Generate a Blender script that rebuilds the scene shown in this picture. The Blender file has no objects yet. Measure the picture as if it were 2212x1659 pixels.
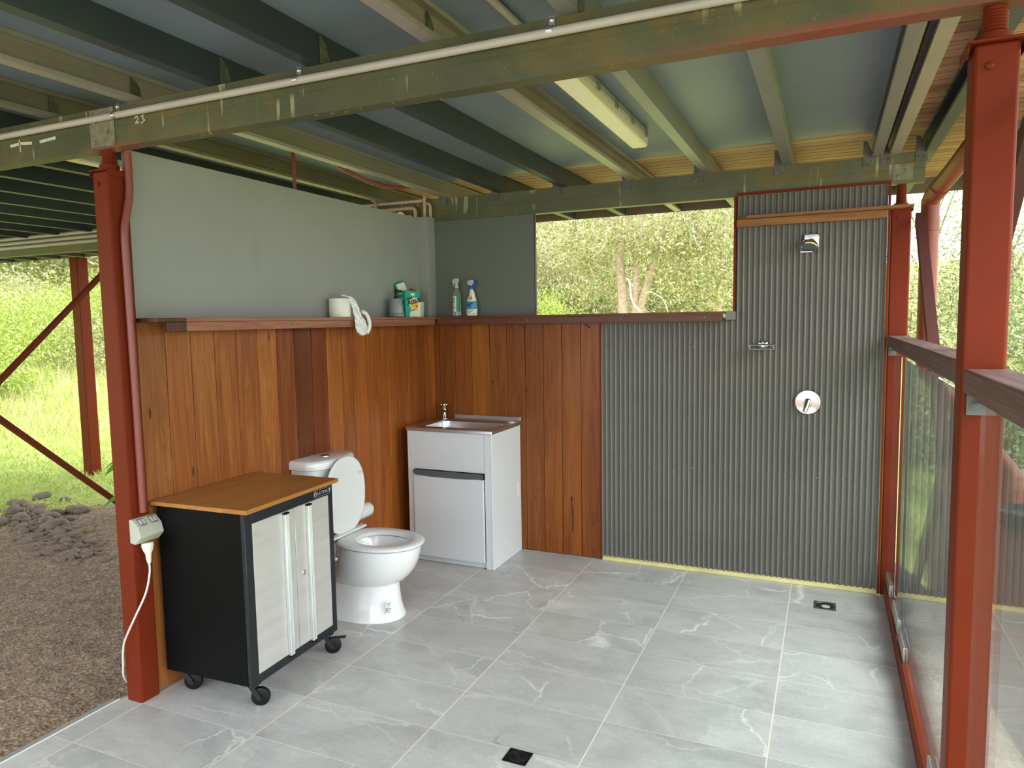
import bpy, bmesh, math, random
import numpy as np
from mathutils import Vector, Matrix
C = bpy.context.scene.collection
PI = math.pi
rng = random.Random(7)

# ------------------------------------------------------------------ materials
def lin(h):
    h = h.lstrip('#'); r = [int(h[i:i+2], 16)/255 for i in (0, 2, 4)]
    return tuple((c/12.92 if c <= .04045 else ((c+.055)/1.055)**2.4) for c in r) + (1,)

class NT:
    def __init__(s, name):
        s.m = bpy.data.materials.new(name); s.m.use_nodes = True
        s.t = s.m.node_tree; s.t.nodes.clear()
        s.out = s.t.nodes.new('ShaderNodeOutputMaterial')
    def n(s, ty, props=None, **ins):
        nd = s.t.nodes.new('ShaderNode'+ty)
        for k, v in (props or {}).items(): setattr(nd, k, v)
        for k, v in ins.items():
            key = int(k[1:]) if k[0] == 'i' and k[1:].isdigit() else k.replace('_', ' ')
            s.set(nd.inputs[key], v)
        return nd
    def set(s, sock, v):
        if isinstance(v, bpy.types.NodeSocket): s.t.links.new(v, sock)
        elif isinstance(v, bpy.types.Node): s.t.links.new(v.outputs[0], sock)
        else: sock.default_value = v
    def math(s, op, a, b=0.0, c=0.0):
        return s.n('Math', {'operation': op}, i0=a, i1=b, i2=c).outputs[0]
    def pos(s):
        return s.n('NewGeometry').outputs['Position']
    def obj(s):
        return s.n('TexCoord').outputs['Object']
    def mapv(s, v, scale, loc=(0, 0, 0), rot=(0, 0, 0)):
        return s.n('Mapping', None, Vector=v, Scale=scale, Location=loc, Rotation=rot).outputs[0]
    def noise(s, v, scale, detail=4, rough=.55, dist=0):
        return s.n('TexNoise', None, Vector=v, Scale=scale, Detail=detail, Roughness=rough, Distortion=dist)
    def ramp(s, f, stops, interp='LINEAR'):
        nd = s.n('ValToRGB', None, Fac=f); cr = nd.color_ramp; cr.interpolation = interp
        while len(cr.elements) < len(stops): cr.elements.new(.5)
        for e, (p, c) in zip(cr.elements, stops):
            e.position = p; e.color = c if len(c) == 4 else tuple(c)+(1,)
        return nd.outputs[0]
    def mix(s, f, a, b, mode='MIX'):
        nd = s.n('Mix', {'data_type': 'RGBA', 'blend_type': mode})
        s.set(nd.inputs[0], f); s.set(nd.inputs[6], a); s.set(nd.inputs[7], b)
        return nd.outputs[2]
    def bump(s, h, strength=.3, dist=.002):
        return s.n('Bump', None, Height=h, Strength=strength, Distance=dist).outputs[0]
    def bsdf(s, **ins):
        p = s.n('BsdfPrincipled', None, **ins); s.t.links.new(p.outputs[0], s.out.inputs[0]); return p

def g1(v): return (v, v, v, 1)

def plain(name, col, rough=.5, metal=0.0, var=.12, scale=6.0, bump=0.0, bscale=80., coat=0.0, spec=.5, stretch=(1, 1, 1), dirt=None):
    t = NT(name); c = lin(col); v = t.mapv(t.pos(), stretch)
    nz = t.noise(v, scale, 5).outputs[0]
    a = tuple(x*(1-var) for x in c[:3])+(1,); b = tuple(min(1, x*(1+var)) for x in c[:3])+(1,)
    cc = t.ramp(nz, [(.3, a), (.7, b)])
    if dirt:
        n2 = t.noise(t.mapv(t.pos(), (1, 1, .25)), dirt[1], 6, .7).outputs[0]
        f = t.ramp(n2, [(dirt[2], (0, 0, 0)), (dirt[2]+.12, (1, 1, 1))])
        cc = t.mix(t.math('MULTIPLY', f, dirt[3]), cc, lin(dirt[0]))
    kw = dict(Base_Color=cc, Roughness=rough, Metallic=metal, Coat_Weight=coat)
    kw['Specular_IOR_Level'] = spec
    if bump: kw['Normal'] = t.bump(t.noise(t.pos(), bscale, 3).outputs[0], bump, .002)
    p = NT.bsdf(t, **{k: x for k, x in kw.items()})
    return t.m

def m_floor():
    t = NT('tile floor'); sep = t.n('SeparateXYZ', None, Vector=t.pos())
    u = t.math('DIVIDE', t.math('SUBTRACT', sep.outputs[0], .2163), .6)
    v = t.math('DIVIDE', t.math('SUBTRACT', -.3356, sep.outputs[1]), .2987)
    def edge(x, w):
        f = t.math('FRACT', x); return t.math('MULTIPLY', t.math('MINIMUM', f, t.math('SUBTRACT', 1.0, f)), w)
    wob = t.math('MULTIPLY', t.noise(t.pos(), 9, 3).outputs[0], .0016)
    gu = t.math('LESS_THAN', edge(u, .6), t.math('ADD', wob, .0016))
    gv = t.math('LESS_THAN', edge(v, .2987), t.math('ADD', wob, .0006))
    fid = t.n('CombineXYZ', None, X=t.math('FLOOR', u), Y=t.math('FLOOR', v), Z=0.0)
    wn = t.n('TexWhiteNoise', {'noise_dimensions': '3D'}, Vector=fid)
    off = t.n('VectorMath', {'operation': 'SCALE'}, Vector=wn.outputs['Color'], Scale=40.0).outputs[0]
    p = t.n('VectorMath', {'operation': 'ADD'}, i0=t.pos(), i1=off).outputs[0]
    n1 = t.noise(t.mapv(p, (1, 1.6, 1)), 3.5, 8, .62, .6).outputs[0]
    base = t.ramp(n1, [(.25, lin('#a7a6a6')), (.5, lin('#bbbab9')), (.75, lin('#c8c7c5'))])
    tone = t.math('ADD', .93, t.math('MULTIPLY', wn.outputs['Value'], .12))
    base = t.mix(1.0, base, t.n('CombineColor', None, Red=tone, Green=tone, Blue=tone).outputs[0], 'MULTIPLY')
    fine = t.noise(t.mapv(p, (4, 22, 1)), 4, 6, .7, .3).outputs[0]
    base = t.mix(t.ramp(fine, [(.52, (0, 0, 0)), (.8, (.35, .35, .35))]), base, lin('#dad9d8'))
    def warp(amt, sc): return t.n('VectorMath', {'operation': 'ADD'}, i0=p, i1=t.n('VectorMath', {'operation': 'SCALE'}, Vector=t.noise(p, sc, 7, .62).outputs['Color'], Scale=amt).outputs[0]).outputs[0]
    def vein(scl, rot, loc, scale, w, m0, m1, amt, wsc):
        nonlocal base
        vo = t.n('TexVoronoi', {'feature': 'DISTANCE_TO_EDGE'}, Vector=t.mapv(warp(amt, wsc), scl, loc=loc, rot=(0, 0, rot)), Scale=scale).outputs[0]
        mk = t.ramp(t.noise(t.mapv(p, (1, 1, 1), loc=loc), 1.9, 2).outputs[0], [(m0, (0, 0, 0)), (m1, (1, 1, 1))])
        return t.math('MULTIPLY', t.ramp(vo, [(0, (1, 1, 1)), (w*.45, (.5, .5, .5)), (w, (0, 0, 0))]), mk)
    base = t.mix(t.math('MULTIPLY', vein((1.6, .8, 0), .5, (0, 0, 0), 1.5, .016, .5, .62, .35, 2.6), .75), base, lin('#f0f0ef'))
    base = t.mix(t.math('MULTIPLY', vein((.7, 2.0, 0), .2, (5.1, 2.2, 0), 1.3, .018, .46, .66, .5, 1.6), .5), base, lin('#e9e9e8'))
    base = t.mix(t.math('MULTIPLY', vein((2.0, 1.2, 0), -.6, (1.7, 8.3, 0), 1.1, .007, .62, .68, .3, 3.5), .6), base, lin('#5b5c60'))
    patch = t.ramp(t.n('TexVoronoi', None, Vector=t.mapv(warp(.5, 2.0), (1.2, 2.2, 0)), Scale=1.4).outputs['Color'], [(.2, g1(.93)), (.8, g1(1.04))])
    base = t.mix(1.0, base, patch, 'MULTIPLY')
    grit = t.ramp(t.noise(p, 55, 4, .7).outputs[0], [(.3, g1(.93)), (.7, g1(1.06))]); base = t.mix(1.0, base, grit, 'MULTIPLY')
    base = t.mix(gv, base, lin('#dddad0'))
    base = t.mix(gu, base, lin('#e6e0d0'))
    h = t.math('SUBTRACT', 1.0, t.math('MAXIMUM', gu, gv))
    t.bsdf(Base_Color=base, Roughness=t.ramp(n1, [(.3, g1(.28)), (.7, g1(.4))]), Normal=t.bump(h, .3, .001))
    return t.m

def m_wood(name, dark, mid, light, rough=.42, axis='z', tone=True, coat=.1):
    t = NT(name)
    at = t.n('Attribute', {'attribute_name': 'tone'})
    if tone:
        off = t.n('VectorMath', {'operation': 'SCALE'}, Vector=at.outputs['Color'], Scale=37.0).outputs[0]
        p = t.n('VectorMath', {'operation': 'ADD'}, i0=t.pos(), i1=off).outputs[0]
    else: p = t.pos()
    s = {'z': (9, 9, .55), 'x': (.55, 9, 9), 'y': (9, .55, 9)}[axis]
    s2 = {'z': (60, 60, 1.2), 'x': (1.2, 60, 60), 'y': (60, 1.2, 60)}[axis]
    n1 = t.noise(t.mapv(p, s), 1.0, 5, .55, 1.6).outputs[0]
    n2 = t.noise(t.mapv(p, s2), 2.0, 3, .6, .2).outputs[0]
    ring = t.math('FRACT', t.math('MULTIPLY', n1, 7.0))
    f = t.math('ADD', t.math('MULTIPLY', n1, .55), t.math('ADD', t.math('MULTIPLY', ring, .12), t.math('MULTIPLY', n2, .33)))
    cc = t.ramp(f, [(.3, lin(dark)), (.5, lin(mid)), (.75, lin(light))])
    if tone: cc = t.mix(1.0, cc, at.outputs['Color'], 'MULTIPLY')
    kn = t.n('TexVoronoi', None, Vector=t.mapv(p, {'z': (5, 5, 1.1), 'x': (1.1, 5, 5), 'y': (5, 1.1, 5)}[axis]), Scale=1.5).outputs[0]
    cc = t.mix(t.ramp(kn, [(.03, (.8, .8, .8)), (.055, (0, 0, 0))]), cc, lin('#1c0d07'))
    t.bsdf(Base_Color=cc, Roughness=rough, Specular_IOR_Level=.3, Coat_Weight=coat*.4, Coat_Roughness=.3, Normal=t.bump(n2, .12, .001))
    return t.m

def m_beam(name, base, red=False):
    t = NT(name); P_ = t.pos()
    n1 = t.noise(P_, 3.0, 6, .65).outputs[0]
    cc = t.ramp(n1, [(.3, lin(base[0])), (.55, lin(base[1])), (.75, lin(base[2]))])
    br = t.noise(t.mapv(P_, (1, 1, 1.6)), 2.3, 7, .7, .8).outputs[0]
    cc = t.mix(t.ramp(br, [(.5, (0, 0, 0)), (.64, (.7, .7, .7))]), cc, lin('#705d2c'))
    st = t.noise(t.mapv(P_, (26, 26, 1.4)), 1.0, 2, .5).outputs[0]
    st2 = t.noise(t.mapv(P_, (3, 3, 8)), 1.0, 2).outputs[0]
    dr = t.math('MULTIPLY', t.ramp(st, [(.65, (0, 0, 0)), (.68, (1, 1, 1))]), t.ramp(st2, [(.48, (0, 0, 0)), (.56, (.6, .6, .6))]))
    cc = t.mix(dr, cc, lin('#b9b08a'))
    sp = t.noise(P_, 120, 2).outputs[0]
    cc = t.mix(t.ramp(sp, [(.7, (0, 0, 0)), (.76, (.5, .5, .5))]), cc, lin('#a8a184'))
    if red:
        sep = t.n('SeparateXYZ', None, Vector=P_)
        low = t.n('MapRange', None, Value=t.math('ADD', sep.outputs[2], t.math('MULTIPLY', n1, .03)), i1=2.285, i2=2.255, i3=0.0, i4=1.0).outputs[0]
        rr = t.n('MapRange', None, Value=sep.outputs[0], i1=2.15, i2=2.75, i3=0.0, i4=1.0).outputs[0]
        ll = t.n('MapRange', None, Value=t.math('ABSOLUTE', t.math('SUBTRACT', sep.outputs[0], .25)), i1=.2, i2=.05, i3=0.0, i4=1.0).outputs[0]
        cc = t.mix(t.math('MULTIPLY', low, t.math('MAXIMUM', rr, ll)), cc, lin('#8a4432'))
        cc = t.mix(t.n('MapRange', None, Value=sep.outputs[0], i1=2.98, i2=3.06, i3=0.0, i4=.6).outputs[0], cc, lin('#6a3a2a'))
    t.bsdf(Base_Color=cc, Roughness=.5, Metallic=.1, Normal=t.bump(br, .1, .002))
    return t.m

def m_leaf(name, cols, trans=.3, rough=.5):
    t = NT(name); at = t.n('Attribute', {'attribute_name': 'tone'})
    k = len(cols)
    cc = t.ramp(at.outputs['Fac'], [((i+.5)/k, lin(c)) for i, c in enumerate(cols)])
    p = t.n('BsdfPrincipled', None, Base_Color=cc, Roughness=rough)
    tr = t.n('BsdfTranslucent', None, Color=cc)
    mx = t.n('MixShader', None, Fac=trans, i1=p.outputs[0], i2=tr.outputs[0])
    t.t.links.new(mx.outputs[0], t.out.inputs[0]); return t.m

def m_ground():
    t = NT('ground'); P_ = t.pos(); sep = t.n('SeparateXYZ', None, Vector=P_)
    nb = t.noise(P_, 14, 8, .75).outputs[0]; nm = t.noise(P_, 70, 4, .7).outputs[0]
    dirt = t.ramp(nb, [(.3, lin('#776455')), (.5, lin('#a79180')), (.68, lin('#cbb6a2'))])
    vo = t.n('TexVoronoi', None, Vector=P_, Scale=55.0)
    dirt = t.mix(.35, dirt, t.ramp(vo.outputs['Distance'], [(.0, lin('#d8c1a6')), (.5, lin('#927b64')), (.8, lin('#57473a'))]))
    dirt = t.mix(1.0, dirt, t.ramp(t.noise(P_, 85, 5, .75).outputs[0], [(.36, g1(.45)), (.5, g1(1.0)), (.64, g1(1.6))]), 'MULTIPLY')
    ng = t.noise(P_, 1.6, 6, .7).outputs[0]
    grass = t.ramp(t.noise(P_, 9, 6, .8).outputs[0], [(.3, lin('#9cb052')), (.5, lin('#bdca70')), (.62, lin('#d0d490')), (.78, lin('#d8cba2'))])
    edge = t.math('ADD', t.math('ADD', t.math('MULTIPLY', sep.outputs[0], -1.0), t.math('MULTIPLY', sep.outputs[1], .55)), t.math('MULTIPLY', ng, 1.8))
    f = t.n('MapRange', None, Value=edge, i1=4.1, i2=4.7, i3=0.0, i4=1.0).outputs[0]
    right = t.math('GREATER_THAN', sep.outputs[0], 5.2); back = t.math('GREATER_THAN', sep.outputs[1], 1.6)
    f = t.math('MAXIMUM', f, t.math('MAXIMUM', right, back))
    cc = t.mix(f, dirt, grass)
    h = t.math('ADD', t.math('MULTIPLY', nb, .6), t.math('ADD', t.math('MULTIPLY', nm, .4), t.math('MULTIPLY', vo.outputs['Distance'], -.4)))
    t.bsdf(Base_Color=cc, Roughness=.95, Specular_IOR_Level=.15, Normal=t.bump(h, .7, .04))
    return t.m

def m_glass():
    t = NT('balustrade glass')
    tr = t.n('BsdfTransparent', None, Color=lin('#f3f8f5')); gl = t.n('BsdfGlossy', None, Color=g1(.95), Roughness=0.0)
    ge = t.n('NewGeometry'); dt = t.n('VectorMath', {'operation': 'DOT_PRODUCT'}, i0=ge.outputs['Normal'], i1=ge.outputs['Incoming']).outputs['Value']
    fr = t.math('ADD', .04, t.math('MULTIPLY', .96, t.math('POWER', t.math('SUBTRACT', 1.0, t.math('ABSOLUTE', dt)), 5.0)))
    g = t.n('MixShader', None, Fac=fr, i1=tr.outputs[0], i2=gl.outputs[0])
    df = t.n('BsdfDiffuse', None, Color=lin('#c4c9c4'))
    f = t.ramp(t.noise(t.pos(), 60, 5, .7).outputs[0], [(.5, g1(.02)), (.75, g1(.09))])
    mx = t.n('MixShader', None, Fac=f, i1=g.outputs[0], i2=df.outputs[0])
    t.t.links.new(mx.outputs[0], t.out.inputs[0]); return t.m

def m_clear(name, col, rough=.05):
    t = NT(name); t.bsdf(Base_Color=lin(col), Roughness=rough, Transmission_Weight=.85, IOR=1.4); return t.m

M = {}
M['floor'] = m_floor()
M['glass'] = m_glass()
M['ground'] = m_ground()
M['wood'] = m_wood('timber lining', '#73421f', '#94582c', '#b07a45')
M['ledge'] = m_wood('timber ledge', '#4e2d1e', '#653a27', '#7c4d35', axis='x', tone=False)
M['ledge_y'] = m_wood('timber ledge along', '#7d4c38', '#9a644d', '#b28068', axis='y', tone=False)
M['ledge_dark'] = m_wood('dark timber end', '#3d2118', '#54301f', '#6b4029', axis='z', tone=False)
M['showershelf'] = m_wood('shower shelf timber', '#66401f', '#835528', '#9b6b39', axis='x', tone=False)
M['handrail'] = m_wood('weathered handrail', '#4a3631', '#6a5048', '#8d7268', rough=.7, axis='y', tone=False, coat=0)
M['worktop'] = m_wood('ply worktop', '#966330', '#aa733a', '#bb884c', rough=.38, axis='y', tone=False)
M['deck'] = m_wood('deck boards', '#9a7c5e', '#bb987a', '#d8b898', rough=.8, axis='x', coat=0)
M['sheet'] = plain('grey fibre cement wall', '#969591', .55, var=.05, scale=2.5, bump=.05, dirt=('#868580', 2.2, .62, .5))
M['sheet_shaded'] = plain('shaded grey fibre cement back wall', '#64695d', .55, var=.05, scale=2.5, bump=.05)  # same grey sheeting, with the rear wall's shade put into the colour
M['soffit'] = plain('blue grey soffit sheet', '#747e89', .5, var=.08, scale=1.7, bump=.06, dirt=('#8b9894', 1.1, .58, .3))
M['beam'] = m_beam('green grey steel beam', ('#45472e', '#545638', '#646648'), True)
M['beam_back'] = m_beam('green grey rear beam', ('#52533c', '#606147', '#6f7056'))
M['joist_dark'] = plain('dark steel joist', '#3c4248', .45, metal=.2, var=.12, scale=2, dirt=('#8b8b86', 9, .7, .5))
M['joist_pale'] = plain('galvanised steel joist', '#a0958d', .45, metal=.25, var=.1, scale=3, dirt=('#807a66', 7, .62, .5))
M['joist_brown'] = plain('dull brown steel joist', '#7d7468', .5, metal=.2, var=.12, scale=3, dirt=('#5d5442', 7, .6, .5))
M['joist_grey'] = plain('grey steel joist', '#83807f', .45, metal=.2, var=.1, scale=2.5, dirt=('#a39a84', 8, .66, .5))
M['cleat'] = plain('galvanised cleat', '#646258', .5, metal=.3, var=.35, scale=40)
M['red'] = plain('red oxide paint', '#6f2812', .5, var=.06, scale=5, bump=.04, spec=.14)
M['red_dark'] = plain('deep red paint', '#4f2a25', .5, var=.08, scale=5)
M['red_pipe'] = plain('red downpipe', '#793420', .4, var=.08, scale=4)
M['red_pvc'] = plain('red conduit', '#85443c', .35, var=.05)
M['corr'] = plain('dark grey corrugated steel', '#75726c', .5, metal=.1, var=.06, scale=3, dirt=('#80807a', 5, .7, .4))
M['light_gap_strip'] = plain('pale yellow painted light gap', '#d9cf8e', .7, var=.15, scale=8)  # light showing through the bottom gap, painted as a pale strip
M['alu'] = plain('aluminium trim', '#c9cac8', .35, metal=.6, var=.05)
M['steel'] = plain('brushed stainless', '#c9c9c7', .28, metal=.95, var=.06, scale=3, stretch=(1, 1, 12))
M['brushed_door'] = plain('brushed steel door', '#d0cdc9', .4, metal=.45, var=.06, scale=5, stretch=(1, 1, 5), dirt=('#86837e', 9, .7, .5))
M['handle_alu'] = plain('aluminium handle', '#d5d8d8', .3, metal=.6, var=.03)
M['chrome'] = plain('chrome', '#d8d8d8', .08, metal=1.0, var=.02)
M['black'] = plain('black powdercoat', '#0b0c0c', .45, var=.12, scale=4, spec=.1, dirt=('#060707', 12, .62, .8))
M['black2'] = plain('black frame', '#181b20', .42, var=.05)
M['rubber'] = plain('black rubber', '#0d0d0e', .5, var=.1, spec=.3)
M['white'] = plain('white ceramic', '#e6e7e8', .12, var=.01, coat=.5)
M['white_plastic'] = plain('white plastic', '#e0e2e2', .3, var=.015)
M['tub_white'] = plain('white enamelled cabinet', '#d3d6da', .35, var=.015, dirt=('#b9bbbd', 14, .74, .4))
M['grey_plastic'] = plain('dark grey plastic strip', '#55585a', .5, var=.05)
M['outlet'] = plain('aged grey plastic outlet', '#b9bbab', .45, var=.06)
M['outlet_dark'] = plain('grey switch', '#7d7f78', .5)
M['cord'] = plain('cream cord', '#d8cfc6', .5, var=.05)
M['conduit'] = plain('grey pvc conduit', '#b3aca0', .45, var=.06, scale=5)
M['pinkpipe'] = plain('stained pvc pipe', '#b59a80', .5, var=.15, scale=8)
M['diffuser'] = plain('prismatic diffuser', '#f3e6d0', .35, var=.05, scale=60, bump=.5, bscale=160)
M['fitting'] = plain('pale fitting body', '#d6cfc6', .4, var=.03)
M['paper'] = plain('toilet paper', '#efe9dd', .9, var=.03, bump=.3, bscale=200)
M['bag'] = plain('white plastic bag', '#e9e9e6', .35, var=.04, bump=.5, bscale=90)
M['grey_ceramic'] = plain('grey ceramic', '#8d8f91', .25, var=.05, coat=.3)
M['teal'] = plain('green card', '#17a283', .4, var=.04)
M['cream'] = plain('cream card', '#e9e4cf', .6, var=.04)
M['navy'] = plain('navy ink', '#1b2348', .5)
M['yellow'] = plain('yellow ink', '#e6b93c', .5)
M['redink'] = plain('red ink', '#c8342c', .5)
M['blue'] = plain('blue plastic', '#1d56b4', .35)
M['sky_blue'] = plain('blue label', '#2b8fb8', .4)
M['gold'] = plain('gold label', '#b38e4c', .5)
M['label'] = plain('pale label', '#d5d7c6', .6)
M['label_dark'] = plain('dark label ink', '#55604f', .6)
M['green'] = plain('green label', '#2f7d4c', .5)
M['brown'] = plain('brown bristle', '#6b5034', .7)
M['beige'] = plain('beige cup', '#bdb6aa', .5)
M['clear'] = m_clear('clear plastic', '#e3ebe6')
M['dark_hole'] = plain('dark opening', '#171614', .7)
M['chalk'] = plain('chalk', '#c6c8ac', .9, var=.2, scale=60)
M['bark_pale'] = plain('pale pink bark', '#b39c8b', .85, var=.22, scale=12, bump=.6, bscale=30)
M['bark_white'] = plain('bleached branch', '#d6d0c2', .8, var=.08, scale=10)
M['bark_dark'] = plain('grey bark', '#7b7064', .9, var=.25, scale=14)
M['leaf_gum'] = m_leaf('gum leaves', ['#76803f', '#959c5e', '#b3b780', '#cccda4', '#c2a58a', '#a2aa70'], .35)
M['leaf_olive'] = m_leaf('olive leaves', ['#848556', '#a0a06c', '#b8b788', '#a9a474', '#cdc8a4'], .35)
M['leaf_bright'] = m_leaf('bright leaves', ['#8aa342', '#a9bd58', '#c6d47e', '#9aa84e'], .4)
M['leaf_deep'] = m_leaf('deep green leaves', ['#64784a', '#7c9060', '#98a878', '#ada374', '#6c8058'], .3)
M['leaf_big'] = m_leaf('broad plant leaf', ['#2f7a34', '#4c9a3c', '#67b044'], .3)
M['grass'] = m_leaf('grass blades', ['#97b446', '#b6cc62', '#d2d996', '#d9cfa2', '#aac356'], .35)
M['drygrass'] = m_leaf('dry grass', ['#b3b46c', '#d0c798', '#dacfae', '#aab860', '#c2cc7c'], .35)
M['stone'] = plain('river stone', '#7f7063', .8, var=.3, scale=9, bump=.3)
M['tank'] = plain('red poly tank', '#7a4a48', .5, var=.08, scale=4)
M['tank_lid'] = plain('pale tank lid', '#b9a39c', .55, var=.06)
M['glass_edge'] = plain('green glass edge', '#0f3a33', .15, var=.05)
M['plate'] = plain('spattered plate', '#77725a', .55, var=.3, scale=30, dirt=('#b3a884', 14, .58, .7))
M['galv'] = plain('galvanised bracket', '#6c6d69', .55, metal=.2, var=.1, scale=30)
M['drain_steel'] = plain('dull drain steel', '#77756c', .3, metal=.8)

# ------------------------------------------------------------------ mesh builder
class MB:
    def __init__(s): s.v = []; s.f = []; s.mi = []; s.tn = []; s.cur = 0; s.tone = (1, 1, 1)
    def add(s, vs, fs):
        b = len(s.v); s.v += [tuple(p) for p in vs]
        for f in fs: s.f.append(tuple(b+i for i in f)); s.mi.append(s.cur); s.tn.append(s.tone)
        return s
    def box(s, x0, x1, y0, y1, z0, z1):
        return s.add([(x, y, z) for z in (z0, z1) for x, y in ((x0, y0), (x1, y0), (x1, y1), (x0, y1))],
              [(3, 2, 1, 0), (4, 5, 6, 7), (0, 1, 5, 4), (1, 2, 6, 5), (2, 3, 7, 6), (3, 0, 4, 7)])
    def obox(s, c, ax, ay, az):
        c, ax, ay, az = map(Vector, (c, ax, ay, az))
        vs = [c+ax*i+ay*j+az*k for k in (-1, 1) for i, j in ((-1, -1), (1, -1), (1, 1), (-1, 1))]
        return s.add(vs, [(3, 2, 1, 0), (4, 5, 6, 7), (0, 1, 5, 4), (1, 2, 6, 5), (2, 3, 7, 6), (3, 0, 4, 7)])
    def bar(s, p, q, w, h, up=(0, 0, 1)):
        p, q = Vector(p), Vector(q); d = (q-p); L = d.length; d.normalize()
        sd = d.cross(Vector(up)); sd.normalize(); u = sd.cross(d)
        return s.obox((p+q)/2, sd*w/2, d*L/2, u*h/2)
    def loft(s, rings, cap0=True, cap1=True, closed=False):
        n = len(rings[0]); vs = [p for r in rings for p in r]; fs = []
        m = len(rings)
        for i in range(m if closed else m-1):
            a, b = i*n, ((i+1) % m)*n
            for j in range(n): fs.append((a+j, a+(j+1) % n, b+(j+1) % n, b+j))
        if not closed:
            if cap0: fs.append(tuple(range(n-1, -1, -1)))
            if cap1: fs.append(tuple((m-1)*n+j for j in range(n)))
        return s.add(vs, fs)
    def tube(s, path, r, seg=12, caps=True):
        path = [Vector(p) for p in path]; rs = r if isinstance(r, (list, tuple)) else [r]*len(path)
        rings = []; ref = None
        for i, p in enumerate(path):
            d = (path[min(i+1, len(path)-1)]-path[max(i-1, 0)]).normalized()
            if ref is None: ref = Vector((0, 0, 1)) if abs(d.z) < .9 else Vector((1, 0, 0))
            a = (ref-d*ref.dot(d)).normalized(); ref = a; b = d.cross(a)
            rings.append([p+(a*math.cos(2*PI*k/seg)+b*math.sin(2*PI*k/seg))*rs[i] for k in range(seg)])
        return s.loft(rings, caps, caps)
    def lathe(s, prof, o=(0, 0, 0), ax=(0, 0, 1), seg=32):
        o, d = Vector(o), Vector(ax).normalized()
        ref = Vector((1, 0, 0)) if abs(d.x) < .9 else Vector((0, 1, 0))
        a = (ref-d*ref.dot(d)).normalized(); b = d.cross(a)
        rings = [[o+d*z+(a*math.cos(2*PI*k/seg)+b*math.sin(2*PI*k/seg))*max(r, 1e-5) for k in range(seg)] for r, z in prof]
        return s.loft(rings, prof[0][0] > 1e-4, prof[-1][0] > 1e-4)
    def prism(s, poly, o, u, v, w):
        o, u, v, w = map(Vector, (o, u, v, w)); A = [o+u*a+v*b for a, b in poly]; B = [p+w for p in A]; n = len(A)
        return s.add(A+B, [tuple(range(n-1, -1, -1)), tuple(range(n, 2*n))]+[(i, (i+1) % n, n+(i+1) % n, n+i) for i in range(n)])

LOC = {}
def lk(o): C.objects.link(o); return o
def build(mb, name, mats, parent=None, bevel=0.0, seg=2, angle=35, local=False, base=None):
    """one mesh object; world coordinates unless local; origin at the parent's origin or, for a thing of its own, at base"""
    if isinstance(mats, str): mats = [mats]
    me = bpy.data.meshes.new(name)
    off = Vector((0, 0, 0))
    if parent is not None and not local: off = LOC[parent.name]
    elif base is not None: off = Vector(base)
    V = [Vector(p)-off for p in mb.v]
    me.from_pydata(V, [], mb.f)
    for k in mats: me.materials.append(M[k])
    me.polygons.foreach_set('material_index', mb.mi)
    at = me.attributes.new('tone', 'FLOAT_COLOR', 'FACE')
    at.data.foreach_set('color', [c for t in mb.tn for c in (t[0], t[1], t[2], 1)])
    bm = bmesh.new(); bm.from_mesh(me); bmesh.ops.recalc_face_normals(bm, faces=bm.faces); bm.to_mesh(me); bm.free()
    me.polygons.foreach_set('use_smooth', [True]*len(me.polygons))
    me.set_sharp_from_angle(angle=math.radians(angle))
    o = lk(bpy.data.objects.new(name, me))
    if parent is not None: o.parent = parent; LOC[o.name] = LOC[parent.name]
    else: o.location = off; LOC[o.name] = off.copy()
    if bevel:
        b = o.modifiers.new('bevel', 'BEVEL'); b.width = bevel; b.segments = seg; b.limit_method = 'ANGLE'; b.angle_limit = math.radians(40)
    return o
def tag(o, label, cat, group=None, kind='thing'):
    o['label'] = label; o['category'] = cat; o['kind'] = kind
    if group: o['group'] = group
    return o
def thing(name, label, cat, loc=(0, 0, 0), rotz=0, group=None):
    o = lk(bpy.data.objects.new(name, None)); o.empty_display_size = .1
    o.location = loc; o.rotation_euler = (0, 0, rotz); LOC[o.name] = Vector(loc)
    return tag(o, label, cat, group)
def struct(o, label=None):
    o['kind'] = 'structure'
    if label: o['label'] = label
    return o
def dup(root, loc, label=None, group=None):
    r = root.copy(); C.objects.link(r); r.location = loc; LOC[r.name] = Vector(loc)
    if label: r['label'] = label
    if group: r['group'] = group
    for ch in list(root.children):
        c = ch.copy(); C.objects.link(c); c.parent = r
        for g_ in list(ch.children):
            d = g_.copy(); C.objects.link(d); d.parent = c
    return r
def arc(c, r, a0, a1, n, u, v):
    c, u, v = Vector(c), Vector(u), Vector(v)
    return [c+u*r*math.cos(a0+(a1-a0)*i/n)+v*r*math.sin(a0+(a1-a0)*i/n) for i in range(n+1)]
def rrect(cx, cy, w, h, r, n=5):
    out = []
    for qx, qy, a in ((1, 1, 0), (-1, 1, PI/2), (-1, -1, PI), (1, -1, 1.5*PI)):
        for i in range(n+1):
            t = a+PI/2*i/n; out.append((cx+qx*(w/2-r)+r*math.cos(t), cy+qy*(h/2-r)+r*math.sin(t)))
    return out
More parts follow.
